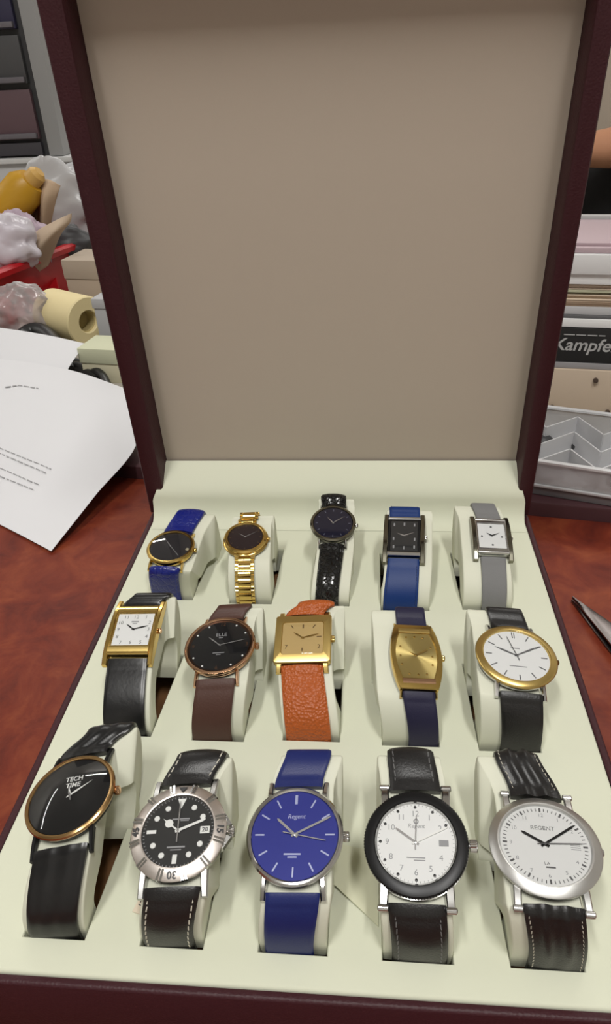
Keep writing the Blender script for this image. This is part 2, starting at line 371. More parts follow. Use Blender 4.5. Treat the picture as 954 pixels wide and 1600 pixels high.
w = watch('A2', 'wristwatch', 'small gold bracelet watch with dark brown dial, second from left in the back row')
r = 14.7
MB().lathe([(r*.7, -5.4), (r*.95, -5), (r*1.04, -4), (r*1.06, -3), (r*1.0, -2.2), (r*.95, -2), (r*.8, -1.8)], 72, cap0=True, cap1=True).build('case', GOLD, w)
bezel(w, [(r*.94, -2.2), (r, -1.2), (r, -.4), (r*.93, .7), (r*.86, .8), (r*.8, .1), (r*.79, -.7)], GOLD)
d_ = dial_round(w, r*.82, mat('dark brown dial', sr(46, 34, 36), .3, .2))
k_ = Marks()
for a in range(0, 360, 30): k_.bar(a, r*.66, r*.74, .35)
k_.build('hour_marker', mat('dull gold print', sr(120, 100, 70), .4, .6), d_)['kind'] = 'stuff'
hand(w, 'hour_hand', -.21, .16, r*.42, .7, HSIL, 0, .8, 'dauphine'); hand(w, 'minute_hand', .42, .24, r*.62, .6, HSIL, .2, .8, 'dauphine')
crystal_round(w, r*.81, .5, .5); crown(w, r*1.03, GOLD, 1.2, 1.5)
# linked bracelet: each link a mesh of its own, copied along the strap path
inv = FIT['A2']['R'].transposed(); C = FIT['A2']['C']
lk = MB()
lk.loft([[(-4.1, y, z) for y, z in ((-1.5, -1.6), (1.5, -1.6), (1.45, -.2), (.9, .25), (0, .42), (-.9, .25), (-1.45, -.2))], [(4.1, y, z) for y, z in ((-1.5, -1.6), (1.5, -1.6), (1.45, -.2), (.9, .25), (0, .42), (-.9, .25), (-1.45, -.2))]])
for sx in (-1, 1):
    for y0 in (-.85, .85):
        ring = lambda x: [(sx*x, y0+y, z) for y, z in ((-.75, -1.6), (.75, -1.6), (.72, -.3), (.4, .05), (-.4, .05), (-.72, -.3))]
        lk.loft([ring(4.35), ring(6.2), [(sx*6.5, y0+y*.7, z-.25) for y, z in ((-.75, -1.2), (.75, -1.2), (.72, -.3), (.4, .05), (-.4, .05), (-.72, -.3))]])
for sx in (-1, 1): lk.box((-6.2, -1.9, -1.3), (6.2, -1.4, -.7)) if sx < 0 else None
lk.v = [V((p.x, p.y*1.5, p.z)) for p in lk.v]
link0 = None
for fr, stp in ((FIT['A2']['f6'], 5.2), (FIT['A2']['f12'], 5.2)):
    a = 1.6
    while a < fr[-1][4]-2:
        for i in range(len(fr)-1):
            if fr[i][4] <= a <= fr[i+1][4]:
                f = (a-fr[i][4])/max(1e-6, fr[i+1][4]-fr[i][4]); p = fr[i][0].lerp(fr[i+1][0], f); t = fr[i][1].lerp(fr[i+1][1], f).normalized(); x = fr[i][2]; n = fr[i][3]; break
        y = n.cross(x); mm = M((inv @ x, inv @ y, inv @ n)).transposed().to_4x4(); mm.translation = (inv @ (p-C))*U
        if link0 is None: link0 = lk.build('bracelet_link', GOLD, w, sharp=30); o = link0
        else: o = link0.copy(); COL.objects.link(o); o.parent = w
        o.matrix_local = mm; a += stp
for sy in (-1, 1):   # end pieces that join the bracelet to the case
    MB().loft([[(-6.8, sy*r*.8, -4.6), (6.8, sy*r*.8, -4.6), (6.8, sy*r*.8, -2.0), (-6.8, sy*r*.8, -2.0)], [(-6.9, sy*(r+1.2), -4.9), (6.9, sy*(r+1.2), -4.9), (6.9, sy*(r+1.2), -3.2), (-6.9, sy*(r+1.2), -3.2)]]).build('end_link', GOLD, w)

w = watch('A3', 'wristwatch', 'dark round watch with midnight dial and shiny black croc strap, middle of the back row')
r = 16.0
case_round(w, r, DSTEEL); bezel(w, [(r*.985, -1.6), (r, -.8), (r*.99, -.1), (r*.93, .7), (r*.87, .6), (r*.84, -.1), (r*.84, -.8)], DSTEEL)
d_ = dial_round(w, r*.86, DMID); k_ = Marks()
for a in range(0, 360, 30): k_.bar(a, r*.66, r*.76, .45)
k_.build('hour_marker', mat('slate print', sr(110, 112, 130), .4, .4), d_)['kind'] = 'stuff'
hand(w, 'hour_hand', -.16, .2, r*.42, .8, HSIL, 0, 1, 'dauphine'); hand(w, 'minute_hand', .43, .32, r*.62, .6, HSIL, .2, 1, 'dauphine')
crystal_round(w, r*.85, .5, .9); lugs(w, r, 16.8, STEEL, out=3.2, wd=1.4); crown(w, r*.97, STEEL, 1.6, 2.0)
straps('A3', w, LCROC, 'pad', roll=True)

def rect_plate(w, name, hw, hh, z0, z1, m, rr=1., ch=.4, outline=None):
    o = outline or (lambda a, b, q: rrect(a, b, q))
    return MB().loft([[(x, y, z0) for x, y in o(hw-ch, hh-ch, rr)], [(x, y, z0+ch) for x, y in o(hw, hh, rr)], [(x, y, z1-ch) for x, y in o(hw, hh, rr)], [(x, y, z1) for x, y in o(hw-ch, hh-ch, rr)]]).build(name, m, w, sharp=30)
def rect_bezel(w, ho, hi, z0, z1, m, ro=1., ri=.6, outline=None, name='bezel', arch=0):
    """frame between the outer and the inner outline"""
    o = outline or rrect; b = MB(); mid = ((ho[0]*.55+hi[0]*.45), (ho[1]*.55+hi[1]*.45))
    A = lambda h, q, z: [(x, y, z-arch*(y/ho[1])**2) for x, y in o(h[0], h[1], q)]
    rings = [A(ho, ro, z0), A(ho, ro, z1-.6), A((ho[0]-.4, ho[1]-.4), ro, z1-.15), A(mid, (ro+ri)/2, z1), A((hi[0]+.3, hi[1]+.3), ri, z1-.1), A(hi, ri, z1-.6), A(hi, ri, z0)]
    n = len(rings[0]); b.loft(rings, cap0=False, cap1=False); k = len(rings)-1
    for i in range(n): j = (i+1) % n; b.f.append((k*n+i, k*n+j, j, i))
    return b.build(name, m, w, sharp=30)
def rails(w, x, wd, hl, m, z1=.5, z0=-4.8, bend=3., name='side_rail'):
    for sx in (-1, 1):
        rings = []
        for f in [i/12*2-1 for i in range(13)]:
            y = f*hl; dz = -bend*abs(f)**2.6; h = (z1-z0)*(1-.45*abs(f)**3)
            a = x*sx-wd/2; b_ = x*sx+wd/2; zt = z1+dz
            rings.append([(a, y, zt-h), (b_, y, zt-h), (b_, y, zt-.5), (b_-.5, y, zt), (a+.5, y, zt), (a, y, zt-.5)])
        MB().loft(rings).build(name, m, w, sharp=30)
def dial_rect(w, hw, hh, m, z=-.3, outline=None, rr=.5): return MB().prism((outline or rrect)(hw, hh, rr), z-.3, z).build('dial', m, w)
def crystal_rect(w, hw, hh, z, rr=.6, outline=None, bulge=.35):
    o = (outline or rrect); return MB().loft([[(x, y, z) for x, y in o(hw, hh, rr)], [(x, y, z+bulge*.7) for x, y in o(hw*.9, hh*.9, rr)], [(x, y, z+bulge) for x, y in o(hw*.5, hh*.5, rr*.5)]], cap0=False).build('crystal', CRYS, w, sharp=60)

w = watch('A4', 'wristwatch', 'rectangular steel watch with black dial and plain blue strap, fourth in the back row')
rect_plate(w, 'case', 11.6, 15.6, -5.0, -.7, DSTEEL, .8); rect_bezel(w, (11.0, 15.2), (9.0, 12.6), -1.2, .4, BLKM, .5, .3)
rails(w, 12.3, 3.2, 20.2, DSTEEL, .9, -4.8, 3.4)
for sy in (-1, 1): MB().loft([[(-10.8, sy*13.6, z) for z in (-2.5, .3)]+[(10.8, sy*13.6, z) for z in (.3, -2.5)], [(-10.8, sy*14.6, z) for z in (-2.5, .75)]+[(10.8, sy*14.6, z) for z in (.75, -2.5)], [(-10.8, sy*16.2, z) for z in (-3.2, -.1)]+[(10.8, sy*16.2, z) for z in (-.1, -3.2)]]).build('end_bar', STEEL, w)
d_ = dial_rect(w, 9.2, 12.8, DBLK2); k_ = Marks()
for x, y in ((-6.8, 9.5), (6.8, 9.5), (-7, 0-2.5), (7, -2.8), (6.8, -9.2), (-6.8, -9.2)): k_.barxy(x, y, 0, 2.4, 1.0)
k_.barxy(0, 10, 0, 2.6, 1.0); k_.barxy(0, -10, 0, 2.6, .8); k_.build('hour_marker', INKG, d_)['kind'] = 'stuff'
hand(w, 'hour_hand', -.3, .13, 5.6, 1.0, HSIL, 0, 1, 'dauphine'); hand(w, 'minute_hand', .49, .2, 7.6, .8, HSIL, .2, 1, 'dauphine')
crystal_rect(w, 9.1, 12.7, .25); crown(w, 13.9, STEEL, 1.4, 1.6, -2.2)
straps('A4', w, LBLUET, 'flat', stitch=(mat('navy thread', sr(10, 30, 76), .6), 1.5, 1.2, .6, .3))

w = watch('A5', 'wristwatch', 'small square silver watch with white dial and grey strap, rightmost of the back row')
rect_plate(w, 'case', 10.6, 13.8, -5.0, -.7, STEEL, .8); rect_bezel(w, (10.4, 13.4), (8.7, 10.2), -1.2, .4, STEEL, .5, .3)
rails(w, 11.4, 3.0, 18.2, DSTEEL, .9, -4.8, 3.2)
for sy in (-1, 1): MB().tube([(-9.9, sy*13.6, -.6), (9.9, sy*13.6, -.6)], 1.4, 14).build('end_bar', STEEL, w)
d_ = dial_rect(w, 8.9, 10.4, DPEARL); k_ = Marks()
for x, y in ((0, 7.6), (0, -7.6), (6.6, -.6), (-6.6, -.6)): k_.barxy(x, y, 45, 1.2, 1.2)
k_.build('hour_marker', INKB, d_)['kind'] = 'stuff'
hand(w, 'hour_hand', -.23, .16, 4.2, .9, HDARK, 0, .8, 'dauphine'); hand(w, 'minute_hand', .32, .16, 5.8, .7, HDARK, .2, .8, 'dauphine')
crystal_rect(w, 8.8, 10.3, .25); crown(w, 12.8, STEEL, 1.2, 1.4, -2.4)
straps('A5', w, LGREY, 'flat')

# ---------------------------------------------------------------- middle row
w = watch('B1', 'wristwatch', 'rectangular gold tank watch with white dial and black strap, leftmost of the middle row')
rect_plate(w, 'case', 12.2, 16.4, -5.0, -.7, GOLD, .6); rect_bezel(w, (12.2, 16.2), (10.8, 10.6), -1.2, .5, GOLD, .4, .3)
rails(w, 13.2, 2.6, 21.6, GOLD, 1.1, -4.8, 3.6)
for sy in (-1, 1):
    MB().loft([[(-11.9, sy*y, z) for y, z in ((11.2, -.3), (11.8, .7), (14.6, .55), (16.4, -.4), (16.4, -2))], [(11.9, sy*y, z) for y, z in ((11.2, -.3), (11.8, .7), (14.6, .55), (16.4, -.4), (16.4, -2))]]).build('end_bar', GOLDB if sy < 0 else GOLD, w)
d_ = dial_rect(w, 11.0, 10.9, DWHITE); k_ = Marks()
for t, x, y in (('12', 0, 8.3), ('11', -5.8, 8.3), ('1', 6.0, 8.3), ('10', -8.6, 4.6), ('2', 8.8, 4.6), ('9', -9, 0), ('3', 9, 0), ('8', -8.6, -4.8), ('4', 8.8, -4.8), ('7', -5.8, -8.6), ('6', 0, -8.6), ('5', 6, -8.6)): k_.text(t, x, y, 3.2)
k_.build('numerals', INKB, d_); k_ = Marks().barxy(0, 5.2, 90, 4.4, .7).barxy(0, 3.9, 90, 2.8, .5); k_.build('lettering', INKG, d_)
hand(w, 'hour_hand', -.3, .22, 6.0, .9, HDARK, 0, 1, 'leaf'); hand(w, 'minute_hand', .61, .16, 9.0, .7, HDARK, .2, 1, 'leaf')
crystal_rect(w, 10.9, 10.7, .3); crown(w, 14.4, ROSE, 1.6, 1.8, -2.4)
straps('B1', w, LBLKS, 'flat')

w = watch('B2', 'wristwatch', 'round rose gold watch with black dial and dark brown strap, second in the middle row')
r = 20.05
case_round(w, r, ROSE); bezel(w, [(r*.985, -1.2), (r, -.4), (r*.985, .35), (r*.965, .3), (r*.945, .75), (r*.915, .75), (r*.89, .1), (r*.89, -.8)], ROSE)
d_ = dial_round(w, r*.9, DBLK)
bezel(w, [(r*.895, -.34), (r*.895, .1), (r*.84, -.28), (r*.84, -.34)], mat('bronze chapter ring', sr(78, 50, 34), .3, .8), name='chapter_ring')
k_ = Marks()
for a in (30, 60, 120, 150, 210, 240, 300, 330): k_.dot(*pol(a, r*.79), .55)
k_.build('hour_marker', HWHITE, d_)['kind'] = 'stuff'
k_ = Marks()
for a in (0, 90, 180, 270): k_.text(str((a//30) or 12), *pol(a, r*.76), 3.4)
k_.build('numerals', mat('bronze print', sr(120, 84, 60), .4, .6), d_)
k_ = Marks().text('ELLE', 0, 7.6, 3.2, bold=.03).barxy(0, -5.2, 90, 6.6, .45).barxy(0, -6.4, 90, 2.6, .4).barxy(0, 5.4, 90, 2.4, .4); k_.build('lettering', INKG, d_)
hand(w, 'hour_hand', -.35, .3, r*.48, .85, HSIL, 0, 1, 'leaf'); hand(w, 'minute_hand', .72, .15, r*.76, .7, HSIL, .2, 1, 'leaf')
crystal_round(w, r*.895, .45, .9); lugs(w, r, 21.0, ROSE, out=3.6, wd=1.7); crown(w, r*.97, ROSE, 2.0, 2.2)
straps('B2', w, LBROWN, 'flat')

w = watch('B3', 'wristwatch', 'square gold watch with champagne dial and orange tan grained strap, middle of the middle row')
rect_plate(w, 'case', 15.2, 14.6, -5.0, -.9, GOLDB, 1.6)
rect_bezel(w, (15.85, 15.18), (11.5, 10.0), -2.6, .9, GOLDB, 1.6, 1.6, arch=1.2)
lugs(w, 15.2, 22.6, GOLDB, out=4.0, wd=3.2, drop=-4.4, inner=.8)
d_ = dial_rect(w, 11.7, 10.2, DCHAMP, -.1, rr=1.6); k_ = Marks()
k_.bar(0, 6.2, 8.6, .7, -.1).barxy(9.2, .6, 90, 2.6, .4, -.1).barxy(6.2, 7.3, 35, 2.2, .5, -.1).barxy(-6.2, 7.3, -35, 2.2, .5, -.1).text('2', 9.2, -5.8, 3.6, .0).text('7', -9.0, -5.6, 3.6, .0).bar(180, 6.4, 8.4, .7, -.1)
k_.build('numerals', mat('bronze dark print', sr(110, 84, 50), .4, .5), d_)
hand(w, 'hour_hand', -.28, .19, 6.4, .9, HGOLD, .15, 1, 'leaf'); hand(w, 'minute_hand', .55, .13, 9.4, .8, HGOLD, .32, 1, 'leaf')
crystal_rect(w, 11.6, 10.1, .5, 1.6); crown(w, 15.6, GOLDB, 1.9, 2.2, -2.2)
straps('B3', w, LTAN, 'pad')

w = watch('B4', 'wristwatch', 'barrel shaped gold watch with sunburst dial and navy strap, fourth in the middle row')
bar = lambda a, b, q=0: barrel(a, b, .27)
rect_plate(w, 'case', 13.3, 19.2, -5.0, -.9, GOLD, outline=bar)
rect_bezel(w, (13.86, 19.79), (11.1, 13.6), -2.4, .9, GOLD, outline=bar, arch=1.0)
for sy in (-1, 1):
    MB().loft([[(-8.6, sy*y, z) for y, z in ((13.9, .3), (14.6, 1.0), (16.2, .9), (16.9, .1))], [(8.6, sy*y, z) for y, z in ((13.9, .3), (14.6, 1.0), (16.2, .9), (16.9, .1))]]).build('end_bar', GOLDB if sy > 0 else ROSE, w)
lugs(w, 18.2, 17.0, GOLD, out=4.6, wd=1.3, drop=-4.4, inner=.86)
d_ = dial_rect(w, 11.2, 13.8, DGOLD, -.1, outline=bar); k_ = Marks()
for x, y in ((0, 11.6), (0, -11.6), (-4.6, -11.2), (4.6, -11.2), (-8.6, -.4), (8.6, -.4), (-8.2, -5.6), (8.2, -5.6), (-8.2, 5.2), (8.2, 5.2), (-4.6, 11.2), (4.6, 11.2)): k_.dot(x, y, .6, -.1)
k_.build('hour_marker', GOLD, d_)['kind'] = 'stuff'
hand(w, 'hour_hand', -.13, .07, 4.0, .9, HGOLD, .1, .8, 'dauphine'); hand(w, 'minute_hand', .43, .25, 7.6, 1.0, GOLD, .3, .8, 'baton')
crystal_rect(w, 11.15, 13.7, .5, outline=bar); crown(w, 13.7, GOLD, 1.7, 2.0, -1.9)
straps('B4', w, LNAVY, 'flat')

w = watch('B5', 'wristwatch', 'round two-tone watch with gold bezel, white dial, black strap, rightmost of middle row')
r = 21.6
case_round(w, r, STEEL); bezel(w, [(r*.99, -1.4), (r, -.7), (r*.99, -.2), (r*.95, .45), (r*.84, .9), (r*.815, .7), (r*.80, -.1), (r*.80, -.8)], GOLDB)
d_ = dial_round(w, r*.82, DWHITE); k_ = Marks()
for a in range(0, 360, 30):
    if a == 0: k_.bar(-2.2, r*.58, r*.76, .5); k_.bar(2.2, r*.58, r*.76, .5)
    else: k_.bar(a, r*.58 if a % 90 else r*.6, r*.75, .55)
k_.build('hour_marker', HGREY, d_)['kind'] = 'stuff'
k_ = Marks().barxy(0, r*.24, 90, r*.22, .5).barxy(0, -r*.34, 90, r*.42, .45); k_.build('lettering', INKG, d_)
hand(w, 'hour_hand', -.52, .24, r*.56, .9, HGREY, 0, 1.2, 'leaf'); hand(w, 'minute_hand', .64, .38, r*.72, .9, HGREY, .2, 1.2, 'leaf'); hand(w, 'second_hand', -.17, .56, r*.62, .35, HGREY, .4, 3.6)
crystal_round(w, r*.81, .6, .5); lugs(w, r, 21.6, STEEL, out=3.4, wd=2.2); crown(w, r*.98, mat('aged gold', sr(120, 92, 48), .25, 1), 1.5, 1.6)
straps('B5', w, LBLK, 'flat')

# ---------------------------------------------------------------- front row
w = watch('C1', 'wristwatch', 'black domed watch with thin gold rim and plain black dial, leftmost of the front row')
r = 20.8
case_round(w, r*.99, BLKM); bezel(w, [(r*.985, -1.4), (r, -.6), (r*.985, .25), (r*.95, .7), (r*.91, .6), (r*.885, 0), (r*.885, -.8)], mat('antique gold', sr(198, 162, 112), .18, 1))
d_ = dial_round(w, r*.9, DBLK); k_ = Marks().text('TECH', .2, 8.6, 3.3, bold=.05).text('TIME', .2, 5.4, 3.3, bold=.05); k_.build('lettering', INKW, d_)
hand(w, 'hour_hand', -.08, .26, r*.3, 1.0, HWHITE, 0, 1, 'dauphine'); hand(w, 'minute_hand', .44, .27, r*.54, 1.0, HWHITE, .2, 1.6, 'dauphine'); hand(w, 'second_hand', .05, -.12, r*.14, .7, HSIL, .4, 2)
crystal_round(w, r*.89, .4, 3.6, glass('domed crystal', .015, amount=1.3)); lugs(w, r, 24.0, BLKM, out=4.8, wd=2.0, drop=-4.8); crown(w, r*.97, ROSE, 2.0, 2.2)
straps('C1', w, LBLKS, 'ridge2')

w = watch('C2', 'wristwatch', "silver diver's watch with ribbed bezel and black dial, second in the front row")
r = 20.45
MB().lathe([(r*.7, -5.2), (r*.9, -5), (r*.97, -4.2), (r*.99, -3), (r*.97, -1.6), (r*.9, -.9), (r*.8, -.8)], 72, cap0=True, cap1=True).build('case', BRUSH, w)
bz = bezel(w, [(r*.97, -2.2), (r, -1.7), (r, -.7), (r*.975, -.2), (r*.78, .95), (r*.755, .8), (r*.75, -.8)], mat('satin steel', sr(222, 214, 208), .38, 1))
k_ = MB()
for a in (15, 45, 75, 105, 135, 165, 195, 225, 255, 285, 315, 345):
    for s in (-2.2, 2.2) if a % 30 else (0,):
        mm = M.Rotation(-rad(a+s), 4, 'Z'); k_.loft([[(-.45, r*.80, z) for z in (.2, 1.25)]+[(.45, r*.80, z) for z in (1.25, .2)], [(-.45, r*1.015, z) for z in (-1.7, .2)]+[(.45, r*1.015, z) for z in (.2, -1.7)]], mm)
k_.build('bezel_rib', STEEL, bz)['kind'] = 'stuff'
k_ = Marks(); tilt = lambda a, t: None
for a, t in ((90, '15'), (180, '30'), (270, '45')):
    vs, fs = text2d(t, 4.0, 0, .12); mm = M.Rotation(-rad(a), 4, 'Z') @ M.Translation((0, r*.885, .6)) @ M.Rotation(-rad(17), 4, 'X'); k_.add([mm @ v for v in vs], fs)
mm = M.Translation((0, r*.885, .62)) @ M.Rotation(-rad(17), 4, 'X'); k_.prism([(-2.0, 1.1), (0, -1.5), (2.0, 1.1)], 0, .12, mm); k_.build('bezel_numerals', INKB, bz)
d_ = dial_round(w, r*.76, DBLK2); k_ = Marks()
for a in range(30, 360, 30):
    if a in (90, 270, 180): continue
    k_.dot(*pol(a, r*.56), 1.25)
k_.bar(180, r*.48, r*.66, 1.9).bar(270, r*.46, r*.66, 1.5).prism([(-1.9, r*.69), (0, r*.47), (1.9, r*.69)], -.34, -.1)
k_.build('hour_marker', HWHITE, d_)['kind'] = 'stuff'
k_ = Marks()
for a in range(0, 360, 6): k_.bar(a, r*.70, r*.735, .3, -.34, .1)
k_.build('minute_track', INKG, d_)['kind'] = 'stuff'
MB().box((r*.46, -1.5, -.33), (r*.66, 1.5, -.1)).build('date_window', HWHITE, d_); Marks().text('20', r*.56, 0, 2.6, -.06, bold=.06).build('date_numerals', INKB, d_)
k_ = Marks().barxy(.6, r*.25, 90, 7.4, .6).barxy(2.2, r*.215, 90, 3.6, .4).barxy(0, -r*.33, 90, 7.6, .7).barxy(0, -r*.385, 90, 4.6, .4); k_.build('lettering', INKG, d_)
hand(w, 'hour_hand', -.33, .25, r*.43, 1.3, HWHITE, 0, 1, 'merc'); hand(w, 'minute_hand', .56, .22, r*.6, 1.1, HWHITE, .2, 1.2, 'baton'); hand(w, 'second_hand', -.02, .61, r*.62, .5, HSIL, .4, 5)
crystal_round(w, r*.76, .6, .5); lugs(w, r, 22.6, BRUSH, out=4.4, wd=3.0, drop=-4.6, inner=.7)
crown(w, r*1.04, STEEL, 2.3, 2.4, -3)
for sy in (-1, 1): MB().loft([[(r*.92, sy*1.5, z) for z in (-4.6, -1.4)]+[(r*.75, sy*8.5, z) for z in (-1.4, -4.6)], [(r*1.1, sy*2.6, z) for z in (-4.2, -1.8)]+[(r*.95, sy*7.4, z) for z in (-1.8, -4.2)]]).build('crown_guard', BRUSH, w)
straps('C2', w, LBLK, 'pad', stitch=(THREAD, 2.0, 2.3, 1.0, .6))

w = watch('C3', 'wristwatch', 'slim silver watch with bright blue dial and blue strap, middle of the front row')
r = 20.35
case_round(w, r, STEEL); bezel(w, [(r*.98, -1.8), (r, -1.1), (r, -.3), (r*.965, .55), (r*.93, .65), (r*.89, .05), (r*.885, -.8)], STEEL)
d_ = dial_round(w, r*.895, DBLUE); k_ = Marks()
for a in range(0, 360, 30): k_.bar(a, r*.63, r*.82, .62 if a else 1.1)
k_.build('hour_marker', INKS, d_)['kind'] = 'stuff'
k_ = Marks().text('Regent', .3, r*.37, 2.7, shear=.25).barxy(-.6, -r*.38, 90, 7.0, .65).barxy(-.6, -r*.44, 90, 3.8, .55); k_.build('lettering', INKS, d_)
hand(w, 'hour_hand', -.36, .31, r*.5, 1.0, HSIL, 0, 1.5); hand(w, 'minute_hand', .74, .36, r*.83, .85, HSIL, .2, 1.5); hand(w, 'second_hand', .66, -.13, r*.66, .4, HSIL, .4, 5)
crystal_round(w, r*.89, .4, .4); lugs(w, r, 21.8, STEEL, out=3.8, wd=2.3, drop=-4.4); crown(w, r*.985, STEEL, 2.1, 2.6)
straps('C3', w, LBLUE, 'flat')

w = watch('C4', 'wristwatch', 'steel watch with black coin-edged bezel and white numeral dial, fourth in the front row')
r = 21.3
case_round(w, r, STEEL)
MB().lathe([(r*.93, -3.4), (r*1.0, -3.0), (r*1.0, -1.9), (r*.93, -1.5)], 84, cap0=True, cap1=True).build('case_band', STEEL, w)
bz = bezel(w, [(r*.975, -1.9), (r, -1.5), (r, -.5), (r*.97, .1), (r*.88, .8), (r*.80, .85), (r*.77, .2), (r*.765, -.8)], BLKM, 220, mod=lambda i, k: (1 if i % 2 else .985) if k in (1, 2) else 1)
bezel(w, [(r*.775, -.7), (r*.775, .45), (r*.74, -.2), (r*.74, -.7)], STEEL, name='chapter_ring')
d_ = dial_round(w, r*.765, DWHITE); k_ = Marks()
for a in range(0, 360, 30):
    if a in (90, 120): continue
    k_.dot(*pol(a, r*.675), .62)
k_.build('hour_marker', DBLK, d_)['kind'] = 'stuff'
k_ = Marks()
for a in range(0, 360, 6): k_.bar(a, r*.70, r*.73, .2, -.34, .06)
k_.build('minute_track', INKG, d_)['kind'] = 'stuff'
k_ = Marks()
for h in range(1, 13):
    if h == 3: continue
    k_.text(str(h), *pol(h*30, r*.545), 3.3)
k_.build('numerals', INKG, d_); k_ = Marks().text('Regent', .3, r*.31, 2.5, shear=.2).barxy(0, -r*.28, 90, 7.4, .35).barxy(1.4, -r*.325, 90, 4.6, .3); k_.lathe([(1.1, -.3), (1.1, -.2), (.6, -.2), (.6, -.3)], 16, M.Translation((.3, r*.4, 0))); k_.build('lettering', INKG, d_)
MB().box((r*.44, -1.2, -.33), (r*.62, 1.2, -.15)).build('date_window', INKG, d_)
hand(w, 'hour_hand', -.37, .25, r*.46, .85, HSIL, 0, 1.5); hand(w, 'minute_hand', .66, .32, r*.7, .8, HWHITE, .2, 1.5); hand(w, 'second_hand', .02, .43, r*.5, .35, HSIL, .4, 3)
crystal_round(w, r*.77, .5, .5); lugs(w, r, 22.4, STEEL, out=3.4, wd=3.6, drop=-3.8, inner=.66, ball=True); crown(w, r*1.01, STEEL, 2.5, 3.2, -2.4)
straps('C4', w, LBLK, 'pad', stitch=(mat('grey thread', sr(120, 120, 120), .7), 2.6, 2.3, .7, .4))

w = watch('C5', 'wristwatch', 'large silver watch with broad polished bezel and white dial, rightmost of the front row')
r = 22.15
case_round(w, r, BRUSH); bezel(w, [(r*.975, -2.4), (r, -1.7), (r, -.9), (r*.985, -.5), (r*.845, .85), (r*.82, .75), (r*.795, 0), (r*.795, -.8)], mat('frosted steel', sr(210, 210, 208), .36, 1))
d_ = dial_round(w, r*.81, DPEARL); k_ = Marks()
for a in range(0, 360, 6): k_.bar(a, r*.685, r*.745, .32, -.34, .08)
for a in range(0, 360, 30): k_.bar(a, r*.67, r*.75, .7)
k_.build('minute_track', HGREY, d_)['kind'] = 'stuff'
k_ = Marks()
for h in range(1, 13):
    if h != 3: k_.text(str(h), *pol(h*30, r*.6), 2.3)
k_.build('numerals', INKG, d_)
k_ = Marks().text('REGENT', 0, r*.33, 2.6).text('LA', -.3, -r*.37, 1.9).barxy(.9, -r*.44, 90, 3.6, .55); k_.build('lettering', HGREY, d_)
fr_ = MB()
for y in (-1.3, 1.3, -.45, .45): fr_.box((r*.45, y-.12, -.34), (r*.62, y+.12, -.2))
fr_.build('date_window', INKG, d_)
hand(w, 'hour_hand', -.37, .22, r*.46, 1.1, HDARK, 0, 1.8); hand(w, 'minute_hand', .6, .43, r*.72, .95, HDARK, .2, 1.8); hand(w, 'second_hand', .69, .05, r*.68, .35, HGREY, .4, 3)
crystal_round(w, r*.8, .5, .5); lugs(w, r, 22.6, BRUSH, out=3.8, wd=3.2, drop=-4.0, inner=.62, ball=True); crown(w, r*.97, BRUSH, 1.5, 1.5, -3)
straps('C5', w, LBLK, 'ridge', stitch=(THREAD, 1.7, 1.5, .8, .35))
# ------------------------------------------------------------------ cushions: one padded arch in each slot
CUSHLAB = dict(A1='cream cushion under the gold watch with blue embossed strap', A2='cream cushion under the gold bracelet watch', A3='cream cushion under the watch with black croc strap',
 A4='cream cushion under the rectangular watch with blue strap', A5='cream cushion under the silver watch with grey strap', B1='cream cushion under the gold tank watch with white dial',
 B2='cream cushion under the rose gold watch with brown strap', B3='cream cushion under the square gold watch with tan strap', B4='cream cushion under the barrel shaped gold watch',
 B5='cream cushion under the two-tone watch with white dial', C1='cream cushion under the black domed watch', C2="cream cushion under the silver diver's watch", C3='cream cushion under the blue dial watch',
 C4='cream cushion under the watch with black coin-edged bezel', C5='cream cushion under the large silver watch')
HOLES = []
EXTRA = dict(C1=(0, 4.0), B1=(0, 4.5), A1=(0, 2.5), A2=(0, 2.0), C2=(0, 1), A5=(2.5, 0), B5=(2.2, 0), C5=(2.8, 0), B2=(0, 1.5), A4=(0, 0))
